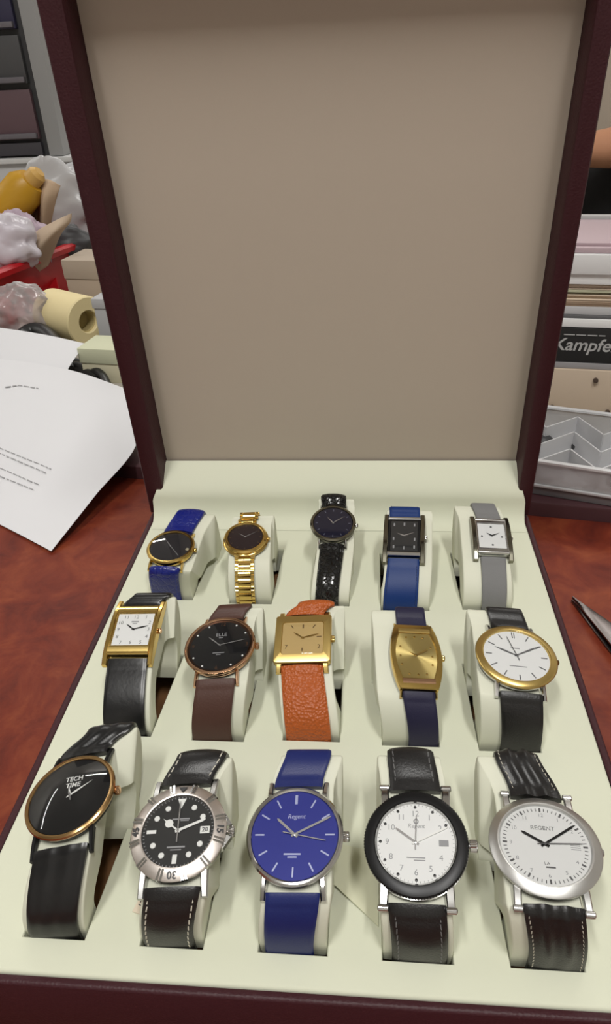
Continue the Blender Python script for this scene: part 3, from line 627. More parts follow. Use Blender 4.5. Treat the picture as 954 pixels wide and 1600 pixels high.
for k, d in FIT.items():
    off = STRAP_TH+.35; prof = []
    fr6 = list(reversed(d['f6'])); fr12 = d['f12']
    for (p, t, x, n, a) in fr6: prof.append((p-n*off, x))
    for (p, t, x, n, a) in fr12: prof.append((p-n*off, x))
    # drop points that would fold back at the tight corners
    pts = [prof[0]]
    for q in prof[1:]:
        if (q[0]-pts[-1][0]).length > .6: pts.append(q)
    zb = -7.
    l, r_ = d['pad'][0]+.4-d['slot'][0], d['pad'][1]-.4-d['slot'][0]
    cx = d['slot'][0]; rings = []
    base = V((cx, (pts[0][0].y+pts[-1][0].y)/2, zb)); ym = base.y
    for lat, ins in ((l, .9), (l+.35, .25), (l+.9, 0), (r_-.9, 0), (r_-.35, .25), (r_, .9)):
        ring = []; inner = []
        for p, x in pts:
            c = V((0, p.y-ym, p.z-12)); c = c.normalized() if c.length else c
            q = p-c*ins; ring.append(V((q.x, q.y, max(q.z, zb)))+x*lat-base)
            sy_, sz_ = (.62, .52) if k in ('C1', 'B1') else (.4, .2); q = V((p.x, ym+(p.y-ym)*sy_, p.z*sz_ if p.z > 0 else p.z)); inner.append(V((q.x, q.y, max(q.z, zb)))+x*lat-base)
        rings.append(ring+list(reversed(inner)))
    b = MB().loft(rings, cap0=False, cap1=False); n_ = len(pts)
    for k0 in (0, (len(rings)-1)*2*n_):
        for i in range(n_-1): b.f.append((k0+i, k0+i+1, k0+2*n_-2-i, k0+2*n_-1-i))
    o = b.build('watch_cushion', CUSH, None, sharp=40); o.location = base*U
    tag(o, CUSHLAB[k], 'cushion', 'cream watch cushions in the box')
    ex = EXTRA.get(k, (0, 0)); y0 = d['slot'][1]-.6; y1 = max(p.y for p, x in pts if p.z < 3)+1.2; dx = (d['apex'].x-d['slot'][0])*.0
    HOLES.append([(cx+l-.5, y0), (cx+r_+.5, y0), (cx+r_+.5+ex[1]+.3*dx, y1), (cx+l-.5-ex[0]+.3*dx, y1)])

# ------------------------------------------------------------------ the presentation box
W2, DEP, HGT, RIM = 145., 338.5, 60., 4.6
box_ = empty('watch_box', (0, DEP/2, -HGT)); tag(box_, 'open burgundy watch box with cream tray holding fifteen watches', 'watch box')
def inbox(o): o.parent = box_; o.matrix_parent_inverse = box_.matrix_world.inverted(); return o
XO, YF, YB = W2+RIM, -RIM, DEP+9
bs = MB()
def rr2(x, y0, y1, r, z, n=4): return [(px, py+(y0+y1)/2, z) for px, py in rrect(x, (y1-y0)/2, r, n)]
bs.loft([rr2(XO-.5, YF+.5, YB-.5, 3, -HGT), rr2(XO, YF, YB, 3, -HGT+.8), rr2(XO, YF, YB, 3, -1.6), rr2(XO-.5, YF+.5, YB-.5, 3, -.7), rr2(XO-1.6, YF+1.6, YB-1.6, 2.5, -.3), rr2(W2+.8, -.8, DEP+.8, 1.5, -1.2), rr2(W2+.8, -.8, DEP+.8, 1.5, -48), rr2(W2-6, 6, DEP-6, 1.5, -50)], cap0=True, cap1=True)
inbox(bs.build('base_shell', BURG, None, sharp=50))
inbox(MB().box((-W2+2, 2, -27), (W2-2, DEP-2, -25)).build('inner_board', CARD))
# tray: a padded sheet with a slot for each cushion
bm = bmesh.new()
def loop(pts, z=0): 
    vs = [bm.verts.new(V((x, y, z))) for x, y in pts]; return vs, [bm.edges.new((vs[i], vs[(i+1) % len(vs)])) for i in range(len(vs))]
ov, oe = loop([(x, y+DEP/2) for x, y in rrect(W2-1.2, DEP/2-1.2, 2.5, 4)])
hv = []; he = list(oe)
for h in HOLES: v_, e_ = loop(h); hv.append(v_); he += e_
bmesh.ops.triangle_fill(bm, use_beauty=True, use_dissolve=False, edges=he)
for v_, dz, out in [(hv_, -1, .0) for hv_ in hv]:
    c = sum((q.co for q in v_), V())/4; prev = v_
    for z, s in ((-.35, -.35), (-1.2, -.5), (-20, -.5)):
        nv = [bm.verts.new(V((q.co.x+(1 if q.co.x < c.x else -1)*(-s-.0), q.co.y+(1 if q.co.y < c.y else -1)*(-s), z))) for q in v_]
        for i in range(4): bm.faces.new((prev[i], prev[(i+1) % 4], nv[(i+1) % 4], nv[i]))
        prev = nv
prev = ov
for gx, z in ((.8, -.25), (1.4, -.9), (1.7, -2.2), (1.7, -30)):
    nv = [bm.verts.new(V((q.co.x*(1+gx/W2), (q.co.y-DEP/2)*(1+gx/(DEP/2))+DEP/2, z))) for q in ov]
    for i in range(len(ov)): bm.faces.new((prev[i], prev[(i+1) % len(ov)], nv[(i+1) % len(ov)], nv[i]))
    prev = nv
bmesh.ops.recalc_face_normals(bm, faces=bm.faces)
for v in bm.verts: v.co *= U
me = bpy.data.meshes.new('tray'); bm.to_mesh(me); bm.free(); me.polygons.foreach_set('use_smooth', [True]*len(me.polygons)); me.set_sharp_from_angle(angle=rad(40)); me.materials.append(CREAM)
o = bpy.data.objects.new('tray', me); COL.objects.link(o); inbox(o)
# lid: standing open, leaning a little towards the viewer
TH = rad(-4.734); lu = V((0, math.sin(TH), math.cos(TH))); ln = V((0, -math.cos(TH), math.sin(TH))); lo = V((0, DEP+19.8, 41.))
LM = M(((1, 0, 0), tuple(lu), tuple(ln))).transposed().to_4x4(); LM.translation = lo     # lid frame: x across, y up the lid, z out of it
PL, PR, HT = -134.2, 137.6, 314.
def rect(x0, x1, y0, y1, z): return [(x0, y0, z), (x1, y0, z), (x1, y1, z), (x0, y1, z)]
lid = MB(); BT = -38.
rings = [rect(-148.2, 148.2, BT+1, 324, -9), rect(-149.2, 149.2, BT, 325, -8), rect(-149.2, 149.2, BT, 325, 18.8), rect(-148.4, 148.4, BT+.8, 324.2, 19.8), rect(-147, 147, BT+2, 322.5, 20.2), rect(PL-2.5, PR+2.5, -23, HT+2, 20.2), rect(PL-1.2, PR+1.2, -22.4, HT+1, 19.6), rect(PL-.6, PR+.6, -22, HT+.6, 18.4), rect(PL-.2, PR+.2, -21, HT+.2, -1)]
lid.loft(rings, LM, cap0=True, cap1=True)
lo_ = inbox(lid.build('lid', BURG, None, sharp=30))
pn = MB(); g = []
for i in range(13):
    y = -1.5+(HT+1.5)*i/12; row = []
    for j in range(13):
        x = PL+(PR-PL)*j/12; e = min(i, 12-i, j, 12-j); row.append(LM @ V((x, y, .8 if e else -.3)))
    g.append(row)
pn.grid(g); p_ = pn.build('lid_panel', TAUPE, None, sharp=60)
p_.parent = lo_; p_.matrix_parent_inverse = M.Identity(4); p_.matrix_parent_inverse = lo_.matrix_world.inverted()
# cloth flap that runs from the back of the tray over the hinge up to the lid lining
fl = []; prof = bez(V((0, DEP-18, .25)), V((0, DEP-8, .5)), V((0, DEP-3, 6)), V((0, DEP-1.8, 19)), 14)+bez(V((0, DEP-1.6, 19)), V((0, DEP-1.2, 25.5)), V((0, DEP+6, 31)), LM @ V((0, .4, 1.4)), 10)[1:]
for i, p in enumerate(prof):
    f = min(1, max(0, (p.z-18)/(prof[-1].z-18))); f = f**.8; row = []
    xl = -143.6*(1-f)+PL*f; xr = 143.8*(1-f)+PR*f
    for j in range(9): x = xl+(xr-xl)*j/8; row.append(V((x, p.y, p.z)))
    fl.append(row)
b = MB(); b.grid(fl); inbox(b.build('hinge_flap', CREAM, None, sharp=60))

# tags tucked between the cushions
b = MB(); z = 1.0
poly = [(6.2, 44.0), (12.8, 40.6), (31.0, 25.5), (31.5, 58.5), (14.0, 60.5), (12.2, 58)]
b.prism(poly, .3, .9); b.lathe([(1.0, .85), (1.0, 1.25), (.45, 1.25), (.45, .9)], 16, M.Translation((22.9, 53.5, 0)), True, True)
b.v = [V((p.x, p.y, p.z+max(0, 24-p.x)*.16)) for p in b.v]
o = b.build('paper_tag', mat('cream tag card', sr(206, 206, 180), .8)); tag(o, 'cream card tag on the tray between the blue dial watch and the black bezel watch', 'tag')
b = MB(); b.prism([(-74.5, 26), (-68.6, 24.4), (-68.0, 40), (-70.5, 42)], .3, .7)
tg = b.build('sticker_tag', mat('clear tag film', sr(214, 200, 180), .3)); tag(tg, "small number tag beside the strap of the silver diver's watch", 'tag')
k_ = Marks().text('1221', -70.6, 31, 3.2, .75, -70, bold=.05); k_.build('lettering', INKB, tg)

# ------------------------------------------------------------------ desk and counter, turned slightly against the box
A9 = rad(-9.6); ex9 = V((math.cos(A9), math.sin(A9), 0)); ey9 = V((-math.sin(A9), math.cos(A9), 0)); O9 = V((0, 468, -HGT))
TM = M((tuple(ex9), tuple(ey9), (0, 0, 1))).transposed().to_4x4(); TM.translation = O9       # x along the desk's back edge, y away from the viewer, z = 0 on the leather
FLOOR = -HGT-860
desk = empty('desk', m=M.Translation(V((O9.x, O9.y-400, FLOOR))*U)); tag(desk, 'desk with mottled red-brown top that the watch box stands on', 'desk')
def put(o, p): o.parent = p; o.matrix_parent_inverse = p.matrix_world.inverted(); return o
def deskmat():
    m = mat('mottled red leather', sr(122, 58, 38), .38, bump=('noise', 160, .25), spec=.2, dist=.0006); nt = m.node_tree; L = nt.links; b = nt.nodes['Principled BSDF']
    tc = nt.nodes.new('ShaderNodeTexCoord'); n = nt.nodes.new('ShaderNodeTexNoise'); n.inputs['Scale'].default_value = 28; n.inputs['Detail'].default_value = 6; n.inputs['Roughness'].default_value = .65; n.inputs['Distortion'].default_value = .6
    r = nt.nodes.new('ShaderNodeValToRGB'); e = r.color_ramp.elements
    e[0].position = .32; e[0].color = sr(86, 32, 24); e[1].position = .7; e[1].color = sr(134, 66, 40); x = r.color_ramp.elements.new(.5); x.color = sr(112, 46, 30)
    L.new(tc.outputs['Object'], n.inputs['Vector']); L.new(n.outputs['Fac'], r.inputs['Fac']); L.new(r.outputs['Color'], b.inputs['Base Color'])
    n2 = nt.nodes.new('ShaderNodeTexNoise'); n2.inputs['Scale'].default_value = 60; mr = nt.nodes.new('ShaderNodeMapRange'); mr.inputs['To Min'].default_value = .36; mr.inputs['To Max'].default_value = .56
    L.new(tc.outputs['Object'], n2.inputs['Vector']); L.new(n2.outputs['Fac'], mr.inputs['Value']); L.new(mr.outputs['Result'], b.inputs['Roughness']); return m
EDGE = mat('dark wood edge', sr(70, 44, 48), .4, bump=('noise', 120, .1))
put(MB().box((-900, -860, -30), (900, 0, 0), TM).build('desk_top', deskmat(), bevel=2), desk)
put(MB().box((-900, 0, -30), (900, 42, 14), TM).build('back_ledge', EDGE, bevel=3), desk)
for sx in (-1, 1): put(MB().box((sx*860-25, -840, FLOOR+HGT), (sx*860+25, 30, -30), TM).build('side_panel', EDGE, bevel=2), desk)
ctr = empty('counter', m=M.Translation(V((0, 1000, FLOOR))*U)); tag(ctr, 'pale back counter behind the desk carrying the clutter', 'counter')
CTR = mat('counter laminate', sr(170, 164, 154), .45)
put(MB().prism([(-1300, 43), (1300, 43), (1300, 520), (-40, 520), (-40, 940), (-1300, 940)], -26, 14, TM).build('counter_top', CTR, bevel=2), ctr)
for sx, yy in ((-1, 920), (1, 500)): put(MB().box((sx*1200-20, 60, FLOOR+HGT), (sx*1200+20, yy, -26), TM).build('side_panel', CTR), ctr)
ZC = -HGT+14.

# pointed steel blade on the desk
tip = onz(893, 938, -58.4); p2 = onz(954, 985, -58.4); p3 = onz(954, 1012, -58.4)
dirv = ((p2+p3)/2-tip).normalized(); per = V((-dirv.y, dirv.x, 0))
BM_ = M((tuple(dirv), tuple(per), (0, 0, 1))).transposed().to_4x4(); BM_.translation = V((tip.x, tip.y, -HGT))
bl = empty('tweezers', m=M.Translation(V((tip.x, tip.y, -HGT))*U)); tag(bl, 'pointed steel tweezers lying on the desk to the right of the box', 'tweezers')
for zz, nm in ((.3, 'arm'), (3.4, 'arm')):
    rings = []
    for f in [i/16 for i in range(17)]:
        x = 150*f; w_ = .6+8.5*min(1, f*2.6)*(1-.35*max(0, f-.55)); z0 = zz+(3.6*math.sin(PI*f)**.8*(1 if zz > 1 else .0)); t_ = 2.2
        rings.append([(x, -w_, z0), (x, w_, z0), (x, w_, z0+t_*.6), (x, w_*.55, z0+t_), (x, -w_*.55, z0+t_), (x, -w_, z0+t_*.6)])
    put(MB().loft(rings, BM_).build(nm, mat('dull steel', sr(130, 124, 122), .35, 1)), bl)

# ------------------------------------------------------------------ the two letters
PAPER = mat('white paper', sr(212, 212, 215), .75, spec=.2); PAPER.node_tree.nodes['Principled BSDF'].inputs['Subsurface Weight'].default_value = 0
def catmull(p, t):
    n = len(p)-1; i = min(int(t*n), n-1); f = t*n-i; a = p[max(i-1, 0)]; b = p[i]; c = p[i+1]; d = p[min(i+2, n)]
    return [.5*((2*b[k])+(-a[k]+c[k])*f+(2*a[k]-5*b[k]+4*c[k]-d[k])*f*f+(-a[k]+3*b[k]-3*c[k]+d[k])*f**3) for k in range(3)]
def sheet(ctrl, n=28):
    rows = [[catmull(r, j/n) for j in range(n+1)] for r in ctrl]
    return [[onz(*catmull([rows[q][j] for q in range(len(rows))], i/n)) for j in range(n+1)] for i in range(n+1)]
PA = [[(-130, 755, -58), (-35, 802, -58), (25, 832, -57.6), (80, 861, -57)],
      [(-130, 700, -44), (-30, 738, -45), (62, 768, -46), (148, 775, -40)],
      [(-130, 640, -29), (-22, 664, -27), (95, 690, -26), (214, 690, -28)],
      [(-130, 560, -12), (-10, 560, -4), (105, 577, -6), (193, 606, -26)]]
gA = sheet(PA); b = MB(); b.grid(gA, .35); la = b.build('letter', PAPER, sharp=60); tag(la, 'white printed letter in front, its corner hanging over the desk', 'paper')
PB = [[(-130, 600, -34), (-30, 602, -30), (40, 604, -28), (104, 606, -30)], [(-130, 560, -20), (-30, 565, -16), (40, 572, -14), (106, 577, -15)], [(-130, 500, 4), (-10, 511, 6), (70, 523, 4), (134, 537, -2)]]
gB = sheet(PB); b = MB(); b.grid(gB, .35); lb = b.build('letter', PAPER, sharp=60); tag(lb, 'blank white sheet behind the printed letter, edge towards the clutter', 'paper')
flat = [(proj(p), p) for r in gA for p in r]
def onA(u, v):
    best = sorted(flat, key=lambda q: (q[0][0]-u)**2+(q[0][1]-v)**2)[:4]; ws = [1/((q[0][0]-u)**2+(q[0][1]-v)**2+.3) for q in best]
    z = sum(q[1].z*w for q, w in zip(best, ws))/sum(ws); return onz(u, v, z+.5)
tx = MB()
def printed(a, b_, seed, wd):
    rn = random.Random(seed); t = 0; A_, B_ = V(a), V(b_); L_ = (B_-A_).length
    while t < L_:
        e = min(L_, t+rn.uniform(4, 10)); q0 = A_.lerp(B_, t/L_); q1 = A_.lerp(B_, e/L_)
        vs = [onA(q0.x, q0.y), onA(q1.x, q1.y), onA(q1.x, q1.y+wd), onA(q0.x, q0.y+wd)]; tx.add(vs, [(0, 1, 2, 3)]); t = e+rn.uniform(1.6, 2.6)
for i, (a, b_) in enumerate((((8, 604), (30, 601)), ((30, 601), (60, 606)), ((-20, 691), (80, 732)), ((-20, 699), (72, 738)), ((-20, 722), (62, 757)), ((-20, 735), (54, 765)), ((-20, 690-24), (-2, 672)))): printed(a, b_, i, 1.7)
put(tx.build('printed_lines', INKG, fix=False), la)
# ------------------------------------------------------------------ clutter on the counter, left
def boxthing(name, label, cat, c, size, m, rot=A9, lidh=0, lidm=None, group=None, bev=1.5, zb=None):
    """box standing on its base centre c"""
    mm = M.Translation(V(c)) @ M.Rotation(rot, 4, 'Z'); e = empty(name, m=M.Translation(V(c)*U)); tag(e, label, cat, group)
    sx, sy, sz = size; put(MB().box((-sx/2, -sy/2, 0), (sx/2, sy/2, sz-lidh), mm).build('body', m, bevel=bev), e)
    if lidh: put(MB().box((-sx/2-1.5, -sy/2-1.5, sz-lidh), (sx/2+1.5, sy/2+1.5, sz), mm).build('lid', lidm or m, bevel=bev), e)
    return e
def front(u, v, z=ZC): p = onz(u, v, z); return p
def crumple(seed, amp, fr): 
    from mathutils import noise
    return lambda p: amp*(noise.noise(p*fr*.8+V((seed*7.1, seed*3.3, seed)))-.35*abs(noise.noise(p*fr*1.5+V((seed, 2, seed*2.))))+.1)
def blob(seed, c, size, amp, fr, seg=72, rings=40, zmin=None):
    """crumpled closed bag"""
    nz = crumple(seed, amp, fr); vs = []; fs = []
    for i in range(rings+1):
        th = PI*i/rings
        for j in range(seg):
            ph = 2*PI*j/seg; d = V((math.sin(th)*math.cos(ph), math.sin(th)*math.sin(ph), math.cos(th)))
            k = 1+nz(d*2); p = V((d.x*size[0]*k, d.y*size[1]*k, d.z*size[2]*k))+V(c)
            if zmin is not None: p.z = max(p.z, zmin+.3)
            vs.append(p)
    for i in range(rings):
        for j in range(seg): fs.append((i*seg+j, i*seg+(j+1) % seg, (i+1)*seg+(j+1) % seg, (i+1)*seg+j))
    return MB().add(vs, fs)
PLAST = glass('clear plastic film', .18, (.86, .86, .88, 1), 1.6, .62)
PLASTR = glass('thin clear bag', .14, (.92, .86, .86, 1), 1.6, .72)
CREAMTAPE = mat('cream roll', sr(222, 206, 158), .6, bump=('noise', 300, .05)); BEIGE = mat('beige board', sr(176, 160, 142), .8); GREYB = mat('grey plastic', sr(176, 176, 178), .5)
CREAMB = mat('cream board', sr(206, 200, 172), .8); REDP = mat('red plastic', sr(172, 18, 26), .35, spec=.5); BLKP = mat('black plastic', sr(26, 26, 28), .4); YEL = mat('yellow plastic', sr(186, 140, 28), .4)
LEATH = mat('beige kraft', sr(176, 152, 126), .8, bump=('noise', 200, .2)); DGRY = mat('dark grey plastic', sr(62, 62, 64), .5); WHITEP = mat('white plastic', sr(222, 222, 224), .4); LILAC = mat('lilac tissue', sr(190, 172, 186), .7)
# cream roll lying on its side
RC = V((-421, 900, ZC+37)); ax = V((.83, -.55, 0)).normalized(); rm = V((0, 0, 1)).rotation_difference(V((ax.x, ax.y, 0)).normalized()).to_matrix().to_4x4(); rm.translation = RC
roll = empty('tape_roll', m=M.Translation(V((RC.x, RC.y, ZC))*U)); tag(roll, 'cream roll of tape lying on its side behind the white letters', 'tape roll')
put(MB().lathe([(34, -44), (36, -42), (36, 42), (34.5, 44), (17, 44), (16, 43), (16, -43), (17, -44), (34, -44)], 56, rm).build('tape', CREAMTAPE), roll)
put(MB().lathe([(16, -38), (16, 38), (14.5, 38), (14.5, -38), (16, -38)], 40, rm).build('core', mat('card core', sr(186, 170, 122), .8)), roll)
put(MB().lathe([(14.4, 20), (14.4, 22)], 40, rm, True, True).build('end_disc', mat('card core', sr(186, 170, 122), .8)), roll)
p = front(172, 566); boxthing('plastic_box', 'pale grey plastic box beside the cream tape roll, partly behind the lid', 'box', (p.x+30, p.y+44, ZC), (84, 60, 84), GREYB, lidh=14)
p = front(165, 602); boxthing('card_box', 'low cream card box in front of the grey plastic box', 'box', (p.x+14, p.y+32, ZC), (86, 50, 46), CREAMB, lidh=20, lidm=mat('green cream lid', sr(198, 200, 172), .7))
p = ony(128, 440, 1010); boxthing('cardboard_box', 'beige cardboard box beside the red tray, behind the tape roll', 'box', (p.x+26, p.y+42, ZC), (104, 76, 92), BEIGE, lidh=30, lidm=mat('beige lid', sr(172, 158, 142), .8))
# black tools poking out from under the letters
def tool(name, label, pts, r, parts=True):
    e = empty(name, m=M.Translation(V((pts[0].x, pts[0].y, ZC))*U)); tag(e, label, 'tool'); put(MB().tube(pts, r, 14).build('grip', BLKP), e); return e
q = [front(20, 558, ZC+12), front(36, 502, ZC+34), 0, front(78, 504, ZC+34), front(98, 562, ZC+12)]
e = tool('pliers', 'black handle arching behind the blank white sheet, left of the tape roll', [V(p) for p in bez(q[0], q[1], q[3], q[4], 14)], 12.); put(MB().tube([q[4], q[4]+V((30, 10, -8))], [7, 2]).build('jaw', DGRY), e)
q = [front(112, 578, ZC+9), front(122, 566, ZC+13), front(136, 580, ZC+11), front(152, 596, ZC+8)]
e = tool('scissors', 'black handled scissors between the letters and the cream card box', [V(p) for p in bez(*q, 14)], 8.)
q = [front(140, 590, ZC+8), front(148, 572, ZC+20), front(164, 582, ZC+20), front(170, 612, ZC+8)]
put(MB().tube(bez(*q, 14), 5.5, 12).build('handle_ring', BLKP), e); put(MB().tube([front(135, 588, ZC+8), front(143, 594, ZC+8)], 5).build('pivot', mat('polished steel', sr(205, 205, 203), .12, 1)), e)
# red tray on the counter with soft goods standing in it
a = onz(-6, 424, 40); b_ = onz(150, 366, 40); dv = (b_-a); dv.z = 0; LN = dv.length; dv.normalize(); pv = V((-dv.y, dv.x, 0))
RM = M((tuple(dv), tuple(pv), (0, 0, 1))).transposed().to_4x4(); RM.translation = V((a.x, a.y, ZC))-dv*70
rt = empty('red_tray', m=M.Translation(V((a.x, a.y, ZC))*U)); tag(rt, 'red plastic tray heaped with packets, behind the letters', 'tray')
LX, LY, LZ = LN+130, 150, 84
R_ = lambda x0, x1, y0, y1, z: [(x0, y0, z), (x1, y0, z), (x1, y1, z), (x0, y1, z)]
put(MB().loft([R_(8, LX-8, 8, LY-8, 0), R_(0, LX, 0, LY, LZ), R_(5, LX-5, 5, LY-5, LZ), R_(12, LX-12, 12, LY-12, 5)], RM).build('tub', REDP, bevel=1), rt)
put(MB().loft([R_(-9, LX+9, -9, LY+9, LZ-8), R_(-10, LX+10, -10, LY+10, LZ), R_(-6, LX+6, -6, LY+6, LZ+4), R_(4, LX-4, 4, LY-4, LZ+4), R_(4, LX-4, 4, LY-4, LZ-8)], RM, cap0=False, cap1=False).build('rim', mat('bright red rim', sr(180, 20, 30), .3)), rt)
q0 = onz(74, 412, 10); q1 = onz(94, 462, -30); put(MB().loft([[tuple(q0+V(o)) for o in ((-14, -12, 0), (14, -12, 0), (14, -8, 0), (-14, -8, 0))], [tuple(q1+V(o)) for o in ((-5, -12, 0), (5, -12, 0), (5, -8, 0), (-5, -8, 0))]]).build('handle_strap', REDP), rt)
def tray_at(u, v, d): # point of the tray floor line: depth d behind its near wall
    return None
TZ = ZC+5.5
# yellow tube leaning over the tray
def thick(pts, r, name, label, cat, m, extra=None):
    e = empty(name, m=M.Translation(V(pts[0])*U)); tag(e, label, cat); put(MB().tube(pts, r, 20).build('body', m), e); return e
P0, P1 = ony(-70, 420, 1150), ony(62, 268, 1150); dd = (P1-P0).normalized()
e = thick([P0, P0+dd*4, P0.lerp(P1, .5), P1-dd*40, P1-dd*22], [26, 30, 33, 33, 22], 'squeeze_bottle', 'yellow plastic bottle leaning out of the red tray', 'bottle', YEL)
put(MB().tube([P1-dd*22, P1-dd*6, P1], [16, 15, 9], 20).build('cap', mat('orange cap', sr(196, 156, 84), .45)), e)
# folded kraft flap and pouch
def foldsheet(name, label, ctrl, m, y, th=2.):
    n = 16; g = []
    for i in range(n+1):
        row = []
        for j in range(n+1):
            rr = [catmull([(q[0], q[1], q[2]) for q in r], j/n) for r in ctrl]; c = catmull(rr, i/n); row.append(ony(c[0], c[1], y+c[2]))
        g.append(row)
    b = MB(); nc = n+1; vs = [p for r in g for p in r]; off = len(vs); b.v = vs+[p+V((0, th, 0)) for p in vs]; fs = []
    for i in range(n):
        for j in range(n): fs.append((i*nc+j, i*nc+j+1, (i+1)*nc+j+1, (i+1)*nc+j))
    b.f = fs+[tuple(reversed([q+off for q in f])) for f in fs]
    bd = [j for j in range(nc)]+[i*nc+n for i in range(1, nc)]+[n*nc+j for j in reversed(range(n))]+[i*nc for i in reversed(range(1, n))]
    for p, q in zip(bd, bd[1:]+bd[:1]): b.f.append((q, p, p+off, q+off))
    o = b.build(name, m, sharp=50); tag(o, label, 'packet'); return o
foldsheet('kraft_wrapper', 'folded brown kraft wrapper standing in the red tray beside the yellow bottle', [[(38, 306, 0), (52, 288, -14), (72, 280, 6), (94, 290, 0)], [(42, 330, 18), (58, 318, 30), (66, 312, -22), (86, 318, 0)], [(56, 372, 10), (60, 372, 16), (66, 368, -16), (76, 368, 0)], [(56, 420, 0), (60, 420, 6), (66, 418, -6), (74, 418, 0)]], LEATH, 1160)
foldsheet('paper_pouch', 'beige paper pouch lying in the red tray in front of the kraft wrapper', [[(34, 386, 0), (56, 362, -6), (84, 346, -6), (110, 334, 0)], [(34, 398, -12), (58, 380, -26), (84, 362, -24), (108, 348, 0)], [(34, 414, -8), (54, 402, -22), (74, 386, -18), (92, 370, 0)], [(36, 436, 0), (50, 432, -4), (62, 424, -4), (74, 416, 0)]], mat('beige pouch', sr(184, 164, 142), .7), 1085, 6)
o = blob(3, ony(104, 384, 1190), (54, 30, 38), .25, 1.2).build('grey_pouch', DGRY, sharp=70); tag(o, 'dark grey pouch in the red tray behind the paper pouch', 'packet')
o = blob(5, ony(12, 380, 1050), (50, 28, 44), .34, 1.3).build('plastic_bag', glass('lilac clear film', .2, (.80, .76, .82, 1), 1.6, .35), sharp=70); tag(o, 'crumpled clear plastic bag at the left end of the red tray', 'bag')
o = blob(8, ony(96, 330, 1330), (108, 40, 86), .35, 1.5).build('plastic_bag', mat('pale grey film', sr(186, 186, 188), .3, spec=.6), sharp=70); tag(o, 'pale crumpled plastic bag behind the kraft wrapper', 'bag')
o = blob(9, ony(30, 372, 1110), (50, 22, 44), .4, 1.4).build('tissue_wrap', LILAC, sharp=70); tag(o, 'lilac tissue bundle below the yellow bottle', 'packet')
p = ony(34, 492, 900); e = empty('zip_bag', m=M.Translation(V((p.x, p.y, ZC))*U)); tag(e, 'clear zip bag with red packing in front of the red tray', 'bag')
o = blob(11, (p.x, p.y, p.z), (56, 30, 44), .3, 1.6, zmin=ZC).build('film', PLASTR, sharp=70); put(o, e)
o = blob(12, (p.x-34, p.y+4, p.z-6), (24, 18, 34), .2, 1.2, zmin=ZC+1).build('contents', REDP, sharp=60); put(o, e)

# ------------------------------------------------------------------ pale shelf unit and the drawer cabinet on it, far left
KF = 1.1; FM = M.Translation(CAM) @ M.Scale(KF, 4) @ M.Translation(-CAM)
SH = empty('side_cabinet', m=M.Translation(V((-900, 1700, FLOOR))*U)); tag(SH, 'pale low side cabinet behind the counter, the drawer tower on top', 'cabinet')
FMZ = CAM.z+(FLOOR-CAM.z)/KF
put(MB().box((-1700, 1500, FMZ), (-420, 2000, 138), FM).build('body', mat('pale laminate', sr(196, 196, 198), .5), bevel=2), SH); put(MB().box((-1710, 1490, 138.2), (-410, 2005, 148), FM).build('top', mat('pale top', sr(206, 206, 206), .45), bevel=2), SH)
DT = empty('drawer_tower', m=M.Translation(V((-880, 1690, 148.2))*U)); tag(DT, 'dark drawer tower with pale corner post at far left', 'drawer cabinet')
FRM = mat('dark drawer frame', sr(58, 58, 60), .5)
put(MB().box((-1140, 1520, 148.3), (-652, 1900, 640), FM).build('carcass', FRM, bevel=2), DT)
put(MB().box((-650, 1505, 148.3), (-618, 1900, 640), FM).build('corner_post', mat('grey post', sr(150, 150, 150), .4), bevel=4), DT)
cols = [(62, 60, 66), (96, 74, 80), (72, 72, 74), (48, 46, 72), (48, 46, 72), (60, 60, 62)]
zs = [(152, 176), (182, 272), (282, 364), (374, 456), (466, 548), (558, 632)]
for (z0, z1), c in zip(zs, cols):
    d_ = put(MB().box((-1130, 1506, z0), (-664, 1519, z1), FM).build('drawer', mat('drawer front %d' % sum(c), sr(*c), .45), bevel=2), DT)
    if z1-z0 > 40: h = MB().box((-1128, 1496, z0+2), (-666, 1505.5, z0+12), FM).build('pull_lip', mat('drawer lip', sr(104, 100, 106), .4), bevel=2); put(h, d_)

# ------------------------------------------------------------------ pile of boxes and papers, right
def rbox(name, label, cat, u, vb, y, z0, z1, dep, m, xw=300, dx=0, bev=1.2, group=None):
    p = ony(u, vb, y); c0 = V((p.x, y, z0)); mm = M.Translation(c0) @ M.Rotation(A9, 4, 'Z')
    o = MB().box((-60+dx, 0, 0), (xw+dx, dep, z1-z0), mm).build(name, m, bevel=bev); tag(o, label, cat, group); return o, mm
def pile_z(v, u=900, y=612): return ony(u, v, y).z
X0 = 862; PY = 628
cb = empty('drawer_box', m=M.Translation(V((300, 690, ZC))*U)); tag(cb, 'cream wooden drawer box with small holes at the bottom of the right-hand pile', 'box')
pz = lambda v: ony(905, v, PY-12).z
mmP = M.Translation(V((ony(862, 600, PY).x, PY, 0))) @ M.Rotation(A9, 4, 'Z')
def pbox(nm, a, b_, m, par=None, bev=1.2): o = MB().box(a, b_, mmP).build(nm, m, bevel=bev); return put(o, par) if par else o
zA = pz(582); zB = pz(577); zC_ = pz(518); zD = pz(487); zE = pz(450); zF = pz(433); zG = pz(387)
CRW = mat('cream painted wood', sr(196, 178, 158), .65)
pbox('body', (-70, 0, ZC), (330, 190, zA), CRW, cb); 
for uv in ((930, 594), (862, 640), (948, 642)):
    p = ony(*uv, PY-8); lp = mmP.inverted() @ p
    put(MB().lathe([(2.6, -.6), (2.6, 3), (1.2, 3.4)], 14, mmP @ M.Translation((lp.x, -.2, lp.z)) @ M.Rotation(PI/2, 4, 'X'), True, True).build('peg_hole', mat('dark hole', sr(70, 55, 45), .8)), cb)
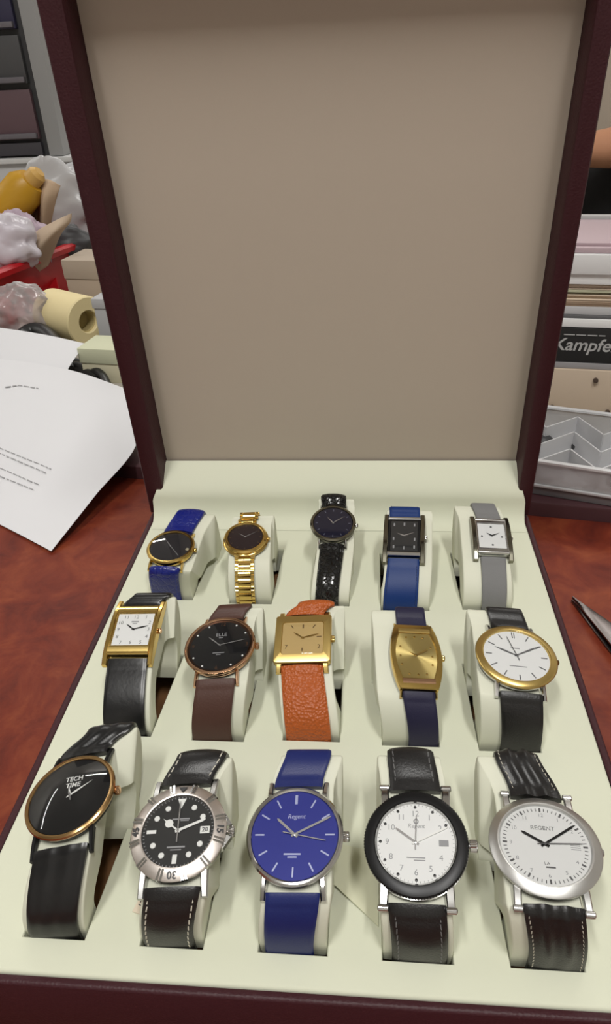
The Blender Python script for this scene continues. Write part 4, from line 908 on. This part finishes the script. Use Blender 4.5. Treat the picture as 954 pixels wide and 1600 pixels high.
put(MB().box((-66, 4, ZC+2), (0, 6, ZC+3), mmP).build('edge_strip', CRW), cb) if False else None
pb = empty('black_box', m=M.Translation(V((300, 690, zA))*U)); tag(pb, 'black carton with white italic lettering on its front', 'box')
pbox('carton', (-60, 3, zA+.4), (300, 170, zC_-.3), mat('black carton', sr(30, 30, 31), .45), pb)
pbox('grey_band', (-60.5, 2.2, zA+.4), (300.5, 6, zA+7), mat('grey band', sr(150, 148, 150), .5), pb, .3)
lt = MB(); p = mmP.inverted() @ ony(914, 541, PY-4); vs, fs = text2d('Kampfer', 19, .2, .3); fm = mmP @ M.Translation((p.x, 2.6, p.z)) @ M.Rotation(PI/2, 4, 'X'); lt.add([fm @ v for v in vs], fs)
p = mmP.inverted() @ ony(908, 525, PY-4)
for i, (x0, x1) in enumerate(((-22, -8), (-6, 6), (8, 20), (22, 30))): lt.box((p.x+x0*.8, 2.3, p.z-.5), (p.x+x1*.8, 2.7, p.z+.5), mmP)
put(lt.build('lettering', mat('white print box', sr(176, 176, 176), .5), fix=False), pb)
# thin packs between the black carton and the white box
zz = zC_+.1; packs = [(zC_+9, 'white', (232, 232, 232), 'white flat carton directly on the black carton'), (zC_+12.5, 'dark', (96, 96, 98), 'thin dark folder above the white flat carton'), (zD, 'grey', (190, 190, 192), 'pale grey flat carton under the cream stack')]
for i, (zt, nm, c, lab) in enumerate(packs):
    o = pbox('flat_carton' if i != 1 else 'folder', (-56+3*i, 4+1.5*i, zz), (296-4*i, 165, zt), mat('pack %s' % nm, sr(*c), .5), bev=.8); tag(o, lab+' in the right-hand pile', 'carton' if i != 1 else 'folder'); zz = zt+.2
hts = [.3, .25, .2, .25]; cc = [(206, 184, 160), (214, 196, 174), (188, 188, 160), (222, 204, 186)]; tot = zE-zz; labs = ['beige paper bundle, lowest of the four below the white box', 'pale beige paper bundle, second from the bottom of the four below the white box', 'greenish paper bundle, third of the four below the white box', 'cream paper bundle directly under the white box']
for i, (h, c) in enumerate(zip(hts, cc)):
    e = empty('paper_bundle', m=M.Translation(V((300, 690, zz))*U)); tag(e, labs[i], 'papers', 'paper bundles in the right-hand pile'); n = 4; z1 = zz+tot*h-.2
    rn = random.Random(i)
    for q in range(n):
        a0 = zz+(z1-zz)*q/n; a1 = zz+(z1-zz)*(q+1)/n-.15; j = rn.uniform(-2.5, 2.5); pbox('sheet_stack', (-54+j*2, 7+j, a0), (290+j, 165, a1), mat('bundle %d' % i, sr(*c), .8), e, .2)
    zz += tot*h
wb = empty('white_box', m=M.Translation(V((300, 690, zE))*U)); tag(wb, 'white carton near the top of the right-hand pile', 'box')
pbox('body', (-58, 2, zz+.2), (300, 168, zF), mat('white carton', sr(236, 236, 236), .35), wb); pbox('lid', (-60, -1, zF+.1), (302, 170, zG-9), mat('white carton lid', sr(222, 222, 222), .4), wb)
zG -= 0; tb = empty('grey_case', m=M.Translation(V((300, 700, zG))*U)); tag(tb, 'pinkish grey case lying on the white carton', 'case'); zH = zG
pbox('body', (-56, 4, zG-8.8), (296, 134, zG-3), mat('pink grey case', sr(178, 158, 164), .5), tb, 2); pbox('top_sheet', (-50, 10, zG-2.9), (290, 128, zG), mat('pink grey case', sr(178, 158, 164), .5), tb, .5); pbox('rim', (-58, 129, zG-2.9), (298, 138, zG+4), mat('case rim', sr(176, 176, 176), .4), tb, 1)

# clear divided organiser in front of the pile
oc = onz(834, 776, ZC); od = onz(956, 796, ZC)-oc; ang = math.atan2(od.y, od.x); OM = M.Translation(oc+V((0, 4, 0))) @ M.Rotation(ang, 4, 'Z')
og = empty('organizer', m=M.Translation(oc*U)); tag(og, 'clear plastic divided organiser on the dark ledge to the right of the box', 'organiser')
OGL = glass('organiser plastic', .12, (.82, .82, .83, 1), 1.5, .62); OGD = mat('grey plastic base', sr(112, 110, 112), .3, spec=.6)
x0, x1, dp = -34, 190, 122
put(MB().box((x0, 0, .3), (x1, dp, 9), OM).build('base', OGD, bevel=1.5), og)
put(MB().box((x0-2, -2, 9.3), (x1+2, dp+2, 12), OM).build('base_rim', mat('pale plastic rim', sr(190, 190, 192), .25, spec=.6), bevel=1), og)
wl_ = MB()
for a, b_ in (((x0, 0, 12.2), (x1, 2, 34)), ((x0, dp-2, 12.2), (x1, dp, 34)), ((x0, 2, 12.2), (x0+2, dp-2, 34)), ((x1-2, 2, 12.2), (x1, dp-2, 34))): wl_.box(a, b_, OM)
put(wl_.build('wall', OGL), og)
dv_ = MB(); n = 8
for row, (ya, yb) in enumerate(((8, 42), (44, 80), (82, 116))):
    for i in range(n):
        xa = x0+4+(x1-x0-8)*i/n; xb = x0+4+(x1-x0-8)*(i+1)/n; ym = (ya, yb) if i % 2 else (yb, ya)
        A_, B_ = V((xa, ym[0], 0)), V((xb, ym[1], 0)); nrm = V((-(B_-A_).y, (B_-A_).x, 0)).normalized()*.7
        dv_.loft([[tuple(A_-nrm+V((0, 0, 12.4))), tuple(B_-nrm+V((0, 0, 12.4))), tuple(B_+nrm+V((0, 0, 12.4))), tuple(A_+nrm+V((0, 0, 12.4)))], [tuple(A_-nrm+V((0, 0, 31))), tuple(B_-nrm+V((0, 0, 31))), tuple(B_+nrm+V((0, 0, 31))), tuple(A_+nrm+V((0, 0, 31)))]], OM)
put(dv_.build('divider', mat('frosted divider', sr(206, 206, 208), .3, spec=.6)), og)
rimb = MB()
for a_, b_ in (((x0-2, -2, 34.2), (x1+2, 3, 36.2)), ((x0-2, dp-3, 34.2), (x1+2, dp+2, 36.2)), ((x0-2, 3, 34.2), (x0+3, dp-3, 36.2)), ((x1-3, 3, 34.2), (x1+2, dp-3, 36.2))): rimb.box(a_, b_, OM)
put(rimb.build('top_rim', mat('clear bright rim', sr(214, 214, 216), .15, spec=.7)), og)
rn = random.Random(2)
for i in range(5):
    x = x0+30+i*36; y = 26+rn.uniform(-8, 60); MBx = MB().lathe([(3, 0), (9, 1), (9.5, 5), (6, 8), (2, 8.4)], 18, OM @ M.Translation((x, y, 12.6)), True, True)
    o = MBx.build('watch_part', DGRY); tag(o, 'small dark round part inside the clear organiser', 'part', 'small parts in the clear organiser')

# ------------------------------------------------------------------ person standing behind the counter, far right
SKIN = mat('skin', sr(196, 142, 110), .5, bump=('noise', 150, .08)); SHIRT = mat('beige shirt', sr(176, 166, 152), .85, bump=('noise', 500, .15)); TROU = mat('black trousers', sr(14, 14, 16), .85); HAIR = mat('dark hair', sr(40, 30, 26), .6)
def skin(name, joints, bones, m, parent=None, sub=2, root=0):
    me = bpy.data.meshes.new(name); me.from_pydata([tuple(V(j[0])*U) for j in joints], bones, []); o = bpy.data.objects.new(name, me); COL.objects.link(o)
    sk = o.modifiers.new('skin', 'SKIN'); sk.use_smooth_shade = True; ss = o.modifiers.new('sub', 'SUBSURF'); ss.levels = ss.render_levels = sub
    if not me.skin_vertices: me.skin_vertices.new()
    for i, j in enumerate(joints): r = j[1]; r = r if isinstance(r, tuple) else (r, r); sv = me.skin_vertices[0].data[i]; sv.radius = (r[0]*U, r[1]*U); sv.use_root = (i == root)
    dg = bpy.context.evaluated_depsgraph_get(); m2 = bpy.data.meshes.new_from_object(o.evaluated_get(dg)); bpy.data.objects.remove(o); o = bpy.data.objects.new(name, m2); COL.objects.link(o)
    m2.materials.clear(); m2.materials.append(m); m2.polygons.foreach_set('use_smooth', [True]*len(m2.polygons)); o.parent = parent; return o
PX, PYY = 560., 1420.; hip = 110.
J = []; B = []
def j(p, r): J.append((p, r)); return len(J)-1
def chain(a, pts):
    for p, r in pts: b_ = j(p, r); B.append((a, b_)); a = b_
    return a
pel = j((PX, PYY, hip), (150, 110))
sp = chain(pel, [((PX, PYY-10, hip+130), (140, 105)), ((PX, PYY-10, hip+300), (160, 110)), ((PX, PYY, hip+470), (150, 95))]); nk = chain(sp, [((PX, PYY, hip+570), 58)]); hd = chain(nk, [((PX, PYY-25, hip+660), (88, 95)), ((PX, PYY-20, hip+740), (92, 108)), ((PX, PYY-10, hip+810), (72, 82))])
def arm(sx, el, wr, fdir):
    s_ = chain(sp, [((PX+sx*190, PYY, hip+470), 62)]); e_ = chain(s_, [(tuple((V((PX+sx*215, PYY, hip+440))*.5+V(el)*.5)), 52), (el, 44)]); w_ = chain(e_, [(tuple(V(el)*.5+V(wr)*.5), 43), (wr, (30, 26))])
    f = V(fdir).normalized(); side = f.cross(V((0, 0, 1))).normalized(); up = V((0, 0, 1)); c = V(wr)+f*55; pm = chain(w_, [(tuple(c), (38, 18))])
    for q, ln_ in ((-1.5, 62), (-.5, 74), (.5, 70), (1.5, 54)):
        b0 = c+side*q*20+f*20; chain(pm, [(tuple(b0), 11), (tuple(b0+f*ln_*.5-up*4), 10.5), (tuple(b0+f*ln_-up*18), 8.5)])
    th = V(wr)+f*25+side*(-34*sx*-1); chain(pm, [(tuple(th), 12), (tuple(th+f*40+side*(12*sx)), 9)])
eL = tuple(ony(1130, 215, 1330)); wL = tuple(ony(900, 236, 1240))
arm(-1, eL, wL, (-1, -.15, -.1)); arm(1, (PX+270, PYY-40, hip+170), (PX+200, PYY-190, hip+70), (-.5, -1, -.1))
for sx in (-1, 1): chain(pel, [((PX+sx*90, PYY, hip-90), 98), ((PX+sx*95, PYY-8, hip-460), 68), ((PX+sx*95, PYY+10, hip-900), 44), ((PX+sx*95, PYY+8, FLOOR+45), 40), ((PX+sx*100, PYY-110, FLOOR+32), 30)])
per = empty('person', m=M.Translation(V((PX, PYY, FLOOR))*U)); tag(per, 'person in pale shirt and black trousers, bare forearm held across, at far right', 'person')
put(skin('body', J, B, SKIN, None), per)
K = []; KB = []
J, B = K, KB
pel = j((PX, PYY, hip-30), (150, 118)); sp = chain(pel, [((PX, PYY, hip+30), (172, 132)), ((PX, PYY-10, hip+150), (166, 126)), ((PX, PYY-10, hip+300), (178, 126)), ((PX, PYY, hip+475), (166, 110)), ((PX, PYY, hip+520), (95, 80))])
for sx, e_ in ((-1, eL), (1, (PX+270, PYY-40, hip+170))):
    s_ = j((PX+sx*190, PYY, hip+470), 74); B.append((sp-1, s_)); chain(s_, [(tuple(V((PX+sx*215, PYY, hip+440))*.6+V(e_)*.4), 66), (tuple(V((PX+sx*215, PYY, hip+440))*.35+V(e_)*.65), 62)])
put(skin('shirt', K, KB, SHIRT, None), per)
J, B = [], []
top_ = j((PX, PYY, hip+85), (172, 132)); pel = chain(top_, [((PX, PYY, hip+10), (182, 142))])
for sx in (-1, 1): chain(pel, [((PX+sx*92, PYY, hip-90), 116), ((PX+sx*95, PYY-8, hip-460), 86), ((PX+sx*95, PYY+10, FLOOR+90), 62)])
put(skin('trousers', J, B, TROU, None), per)
hm = MB(); hc = V((PX, PYY-14, hip+745))
for i in range(13):
    pass
nz = []
for i in range(14):
    th = .62*PI*i/13; row = []
    for q in range(28): ph = 2*PI*q/28; cut = 1 if math.sin(ph) > -.35 else .55; t2 = th*cut; row.append(hc+V((math.sin(t2)*math.cos(ph)*112, math.sin(t2)*math.sin(ph)*128+10, math.cos(t2)*128)))
    nz.append(row+[row[0]])
put(MB().grid(nz).build('hair', HAIR, sharp=80), per)
for sx in (-1, 1): put(MB().lathe([(12*math.sin(t*PI/8), -12*math.cos(t*PI/8)) for t in range(9)], 16, M.Translation((PX+sx*34, PYY-118, hip+738))).build('eye', mat('eye', sr(60, 50, 45), .2)), per)
put(MB().loft([[(PX-10, PYY-120, hip+735), (PX+10, PYY-120, hip+735), (PX+6, PYY-112, hip+735), (PX-6, PYY-112, hip+735)], [(PX-18, PYY-138, hip+692), (PX+18, PYY-138, hip+692), (PX+18, PYY-110, hip+690), (PX-18, PYY-110, hip+690)]]).build('nose', SKIN, bevel=4), per)
put(MB().box((PX-28, PYY-128, hip+662), (PX+28, PYY-108, hip+670)).build('mouth', mat('lips', sr(150, 84, 78), .5), bevel=3), per)

# ------------------------------------------------------------------ the room
WALLM = mat('wall paint', sr(214, 210, 204), .85); FL = mat('floor tiles', sr(150, 146, 140), .5); CE = mat('ceiling paint', sr(236, 236, 234), .9)
RX0, RX1, RY0, RY1, RZ1 = -4300., 2600., -2200., 2900., FLOOR+3200
struct(MB().box((RX0-60, RY0-60, FLOOR-60), (RX1+60, RY1+60, FLOOR)).build('floor', FL)); struct(MB().box((RX0-60, RY0-60, RZ1), (RX1+60, RY1+60, RZ1+60)).build('ceiling', CE))
struct(MB().box((RX0-60, RY1, FLOOR), (RX1+60, RY1+60, RZ1)).build('wall_back', WALLM)); struct(MB().box((RX0-60, RY0-60, FLOOR), (RX1+60, RY0, RZ1)).build('wall_front', WALLM))
struct(MB().box((RX0-60, RY0, FLOOR), (RX0, RY1, RZ1)).build('wall_left', WALLM)); struct(MB().box((RX1, RY0, FLOOR), (RX1+60, RY1, RZ1)).build('wall_right', WALLM))
struct(MB().box((RX0, RY1-14, FLOOR), (RX1, RY1, FLOOR+110)).build('baseboard_back', mat('skirting', sr(120, 112, 104), .6)))
def area(x, y, sx, sy, power, z=RZ1-12, col=(1, .985, .95)):
    l = bpy.data.lights.new('ceiling_tube', 'AREA'); l.shape = 'RECTANGLE'; l.size = sx*U; l.size_y = sy*U; l.energy = power; l.color = col
    o = bpy.data.objects.new('ceiling_tube', l); COL.objects.link(o); o.location = V((x, y, z))*U; return o
LIGHTS = [(-450, -640, 120, 860, 21), (480, -640, 120, 860, 21), (-3700, 1200, 140, 2600, 20), (-900, 2600, 1500, 120, 16), (1200, 2600, 1500, 120, 16)]
for a in LIGHTS: area(*a)
wd = bpy.data.worlds.new('world'); S.world = wd; wd.use_nodes = True; wd.node_tree.nodes['Background'].inputs[0].default_value = (.8, .82, .85, 1); wd.node_tree.nodes['Background'].inputs[1].default_value = .05
S.view_settings.view_transform = 'Standard'; S.view_settings.look = 'None'; S.view_settings.gamma = 1; S.view_settings.exposure = -0.1; S.view_settings.use_curve_mapping = False
S.cycles.use_denoising = True; S.cycles.max_bounces = 8; S.cycles.diffuse_bounces = 4; S.cycles.glossy_bounces = 4; S.cycles.transparent_max_bounces = 16; S.cycles.caustics_reflective = False; S.cycles.caustics_refractive = False; S.cycles.sample_clamp_indirect = 4
